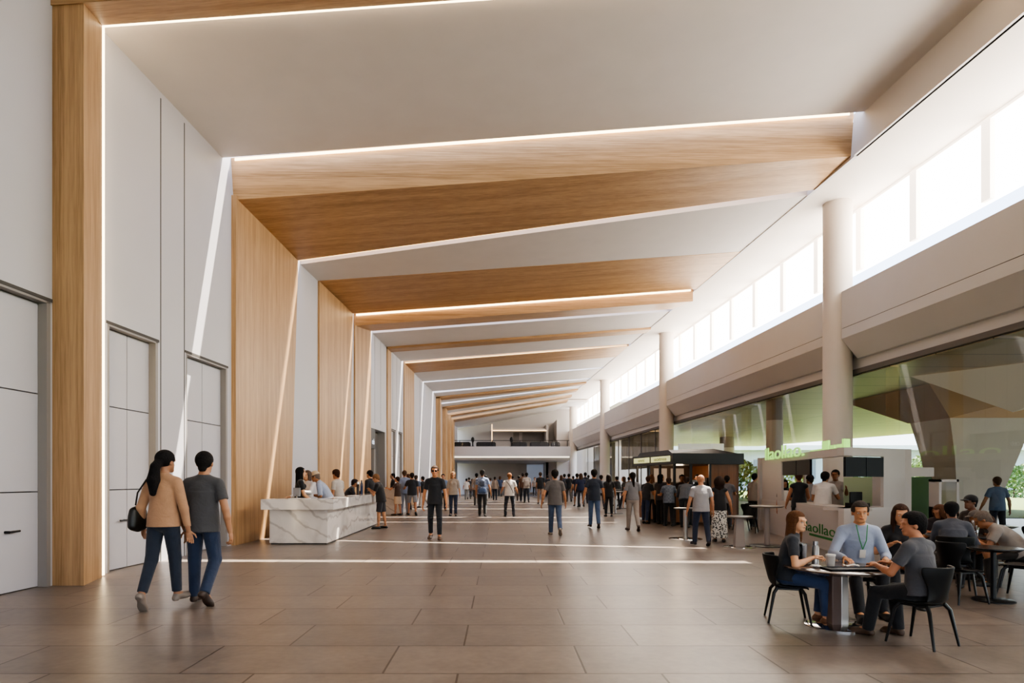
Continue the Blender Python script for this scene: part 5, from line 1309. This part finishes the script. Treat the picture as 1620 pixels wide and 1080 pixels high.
# --- reception staff and visitors on the left
person('woman with long black hair in a black short-sleeved dress behind the reception desk', by(474.5, 15.3), -62, 1.79, .011, True, skin='#c79874', top='#0f1014', bottom='#0f1014', legs='slim', hair='long', hairc='#0e0c0d', hem=-.1, armL=(5, 8, 20), armR=(10, 8, 40))
person('person with grey-brown hair in a white shirt facing the woman in black at the desk', by(487, 16.0), 150, 1.72, .012, skin='#b98a68', top='#cbc7c6', sleeve='long', bottom='#23262f', hair='bob', hairc='#5a4a40', handL=(-.2, .42, 1.15), armR=(20, 8, 60))
ht = person('older man in a straw hat and pale blue shirt leaning over the reception desk', by(521, 16.3), 92, 1.80, .011, skin='#a8734f', top='#a3acc0', sleeve='half', bottom='#171b26', hair='short', hairc='#6d6159', lean=22, curl=14, handL=(-.1, .38, 1.04), handR=(.12, .42, 1.04), head=(0, 6))
hat(ht, plain('straw', '#c9b496', .8), 'round', 'straw_hat', .055)
person('woman with curly brown hair and white top behind the straw-hatted man', by(537, 17.3), 60, 1.77, .012, True, skin='#b17c58', top='#b9b2ab', bottom='#14151a', hair='thick', hairc='#3a2417', lean=8, handR=(.25, .42, 1.08), head=(0, 8))
person('person with dark hair bending low by the bottles on the reception desk', by(545, 18.2), -70, 1.58, .014, skin='#9a6b4c', top='#2b2a30', bottom='#14151a', hair='short', hairc='#2a2224', lean=20, curl=15, handR=(.1, .42, 1.05), handL=(-.1, .42, 1.05))
stand_at(603, 836, 746, 82, 'man in a black T-shirt and dark shorts standing at the side of the reception desk', skin='#b5835f', top='#17171b', bottom='#2b2b31', legs='shorts', shoe='#131316', hair='short', hairc='#7a5a40', lean=4, curl=10, handL=(-.06, .33, 1.13), handR=(.08, .34, 1.13), head=(0, 18), res=.010, wide=1.12)
person('man in a dark jacket behind the customer in shorts', by(588, 20.8), 60, 1.80, .014, skin='#b5835f', top='#1a1a1f', sleeve='long', bottom='#17181d', hair='short', hairc='#15110f', lean=6)
# queue at the second counter
q = [(629, 815, 752, 70, 'woman in a brown top and cream skirt at the service counter', dict(fem=True, top='#3c2a24', bottom='#b3a08d', legs='skirt', skirt=.45, hair='short', hairc='#2a1a14', handL=(-.15, .4, 1.1))),
     (640, 814, 742, 20, 'tall man in a light blue shirt and pale jeans at the service counter', dict(top='#8796b4', bottom='#8893a8', hair='short', hairc='#4a382c')),
     (652, 815, 745, 10, 'man in a navy T-shirt and grey shorts walking past the service counter', dict(top='#151a24', bottom='#767a84', legs='shorts', hair='short', hairc='#1c1512', pose=((16, 8, 0), (-16, 20, 25), 5), armL=(25, 14, 60), wide=1.15)),
     (658, 806, 750, -15, 'person in a blue top just behind the man in grey shorts', dict(top='#5a6b88', bottom='#bcb2a8', hair='short', hairc='#3a2c24', pose=walk())),
     (669, 803, 752, 60, 'person in black reaching sideways behind the man in grey shorts', dict(top='#15161a', bottom='#b9ada2', hair='short', hairc='#15110f', armL=(60, 20, 10), pose=walk())),
     (646, 806, 748, 100, 'person with brown hair partly hidden in the service counter queue', dict(top='#7b6656', bottom='#33363f', hair='bob', hairc='#4e3222', fem=True)),
     (701, 807, 748, 185, 'man in a pale blue shirt partly behind the man in black', dict(top='#6f84a6', bottom='#1d2330', hair='short', hairc='#241a15')),
     (622, 808, 747, 110, 'dark-haired person behind the service counter by the bright slot of light', dict(top='#2b2523', bottom='#1b1b20', hair='short', hairc='#120f0f'))]
for px, fy, hy, yw, lb, kw in q: stand_at(px, fy, hy, yw, lb, skin='#a8775a', res=.018, **kw)
# the crowd down the hall
cr_ = [(738, 790, 756, 0, '#cfcac6', '#8a8580', 'person in white at the far left of the distant crowd'), (737.5, 778, 753, 0, '#1a1a1f', '#1b1d24', 'very distant person in black near the left wall'),
       (742, 789, 754, 5, '#1d1c20', '#1b1d24', 'distant person in black beside the one in white'), (747, 786, 757, 0, '#77839a', '#23262f', 'distant person in pale blue left of the plaid shirt'),
       (754, 799, 747, 0, '#8a7f77', '#4a4644', 'person in beige left of the plaid shirt'), (768, 792, 750, 0, '#6b7c98', '#20242e', 'distant person in blue right behind the plaid shirt'),
       (776, 788, 755, 0, '#a2aab8', '#2b2f3a', 'distant person in pale grey-blue between plaid and white shirts'), (783, 791, 753, 0, '#837468', '#1c212d', 'distant person in tan with dark jeans left of the white T-shirt'),
       (791, 785, 752, 0, '#2c3d5e', '#23262f', 'distant person in dark blue left of the white T-shirt'), (811, 786, 752, 0, '#4a4f5a', '#23262f', 'distant person in slate just right of the white T-shirt'),
       (821, 792, 751, 0, '#1b2230', '#3a2a22', 'distant person in navy left of the grey backpack'), (846, 784, 754, 180, '#9b938d', '#2b2f3a', 'distant person in light grey facing the camera'),
       (866, 786, 751, 0, '#1e232e', '#2b2f3a', 'distant person in dark clothes left of the grey vest'), (888, 795, 750, 0, '#20242f', '#55504d', 'person in dark grey at the left of the dark group'),
       (893, 793, 748, 0, '#1c2a4a', '#2b3142', 'person in royal navy at the left of the dark group'), (900, 794, 748, 0, '#16181f', '#5a5552', 'person in black with grey trousers in the dark group'),
       (907, 788, 752, 30, '#a39d98', '#5a5552', 'distant person in light clothes within the dark group'), (913, 801, 747, 0, '#1a2338', '#4a505e', 'person in navy with grey shorts in the dark group'),
       (919, 802, 747, 0, '#182444', '#3d3f48', 'tall person in dark blue in front of the dark group'), (926, 796, 745, 0, '#2a2c33', '#2b2f3a', 'tall person in charcoal at the right of the dark group'),
       (931, 790, 750, 0, '#394150', '#23262f', 'person in slate blue right of the dark group'), (951, 806, 750, 0, '#7a7f88', '#2b2f3a', 'person in grey behind the man in the navy shirt'),
       (976, 800, 752, 30, '#25262c', '#1b1d24', 'distant person in dark clothes left of the braided woman'), (987, 806, 752, 80, '#3a3531', '#23262f', 'person in brown-black beside the far tables'),
       (995, 798, 753, 0, '#6a5240', '#23262f', 'person with tan top partly hidden by the braided woman')]
hh = ['#15110f', '#2a1d16', '#1b1614', '#4a3425', '#0f0e0f']
for i, (px, fy, hy, yw, tc_, bc, lb) in enumerate(cr_):
    ps = [walk(), ((4, 3, 0), (-4, 3, 0)), walk(18, 6, -10, 26, 30)][i % 3]
    kw = {}
    if 'shorts' in lb: kw['legs'] = 'shorts'
    stand_at(px, fy, hy, yw, lb, top=tc_, bottom=bc, skin=['#a8775a', '#8a5d42', '#b98a68'][i % 3], hairc=hh[i % 5], hair=['short', 'thick', 'short', 'bob', 'buzz'][i % 5], fem=(i % 4 == 3), pose=ps, armL=(6-4*(i % 4), 8, 12+8*(i % 3)), armR=(-6+5*(i % 3), 8, 10+10*(i % 2)), sleeve=['short', 'long', 'short'][i % 3], wide=1.0+.05*(i % 4), res=.024, **kw)
# figures on the balcony
for (px, lb) in ((748, 'dark upright stand by the balcony rail between the two left sofas'), (809, 'dark upright stand by the balcony rail at the left end of the third sofa')):
    m = MB(); m.lathe([(.16, 0), (.16, .03), (.06, .06), (.06, .35), (.13, .5), (.15, .68), (.08, .82), (.01, .86)], n=16); tag(m.build('floor_stand', M_BLACK, smooth=True, loc=((px-790)*(YE-.35)/1000, YE-.55, 4.36)), lb, 'stand')
# small far tables right of the black-dressed woman
for i, (px, fy) in enumerate(((973, 812), (984, 804))):
    p = floor_at(px, fy)
    pedestal(['far round dark table left of the braided woman', 'farther round dark table beside the third column'][i], tuple(p), .95, .6, .35, .05, plain('table_black', '#1c1c20', .2), 'pole', M_BLACKM, M_STEEL)
# ============================================================ LIGHT, CAMERA
w = bpy.data.worlds.new('sky'); scene.world = w; w.use_nodes = True; nt = w.node_tree
bg = nt.nodes['Background']
tc = nt.nodes.new('ShaderNodeTexCoord'); sx_ = nt.nodes.new('ShaderNodeSeparateXYZ'); nt.links.new(tc.outputs['Generated'], sx_.inputs[0])
cr = nt.nodes.new('ShaderNodeValToRGB'); e = cr.color_ramp.elements
e[0].position = 0; e[0].color = (.88, .93, 1, 1); e[1].position = .6; e[1].color = (.42, .62, 1, 1)
nt.links.new(sx_.outputs['Z'], cr.inputs['Fac']); nt.links.new(cr.outputs[0], bg.inputs['Color'])
bg.inputs['Strength'].default_value = SKY
sun = bpy.data.lights.new('sun', 'SUN'); sun.energy = SUN; sun.angle = R(.55); sun.color = (1, .9, .76)
so_ = bpy.data.objects.new('sun', sun); col.objects.link(so_)
so_.rotation_euler = Vector((2.9, 2.2, 8)).to_track_quat('Z', 'Y').to_euler()
kl = bpy.data.lights.new('kiosk_lamp', 'POINT'); kl.energy = 45; kl.color = (1, .75, .5); kl.shadow_soft_size = .15
ko = bpy.data.objects.new('kiosk_lamp', kl); col.objects.link(ko); ko.location = kp(.9, 1.6, 1.82)
cam = bpy.data.cameras.new('camera'); co = bpy.data.objects.new('camera', cam); col.objects.link(co)
cam.sensor_width = 36; cam.lens = 36*FPX/1620; cam.shift_x = (810-PX0)/1620; cam.shift_y = (PY0-540)/1620
co.location = (0, 0, EYE); co.rotation_euler = (R(90), 0, 0); cam.clip_end = 500; cam.clip_start = .05
scene.camera = co
scene.view_settings.view_transform = 'AgX'
try: scene.view_settings.look = 'AgX - Medium High Contrast'
except Exception: pass
scene.view_settings.exposure = EXPO
scene.cycles.use_denoising = True
scene.cycles.max_bounces = 8; scene.cycles.diffuse_bounces = 5; scene.cycles.glossy_bounces = 3; scene.cycles.transparent_max_bounces = 12; scene.cycles.transmission_bounces = 4
scene.cycles.sample_clamp_indirect = 4; scene.cycles.caustics_reflective = False; scene.cycles.caustics_refractive = False
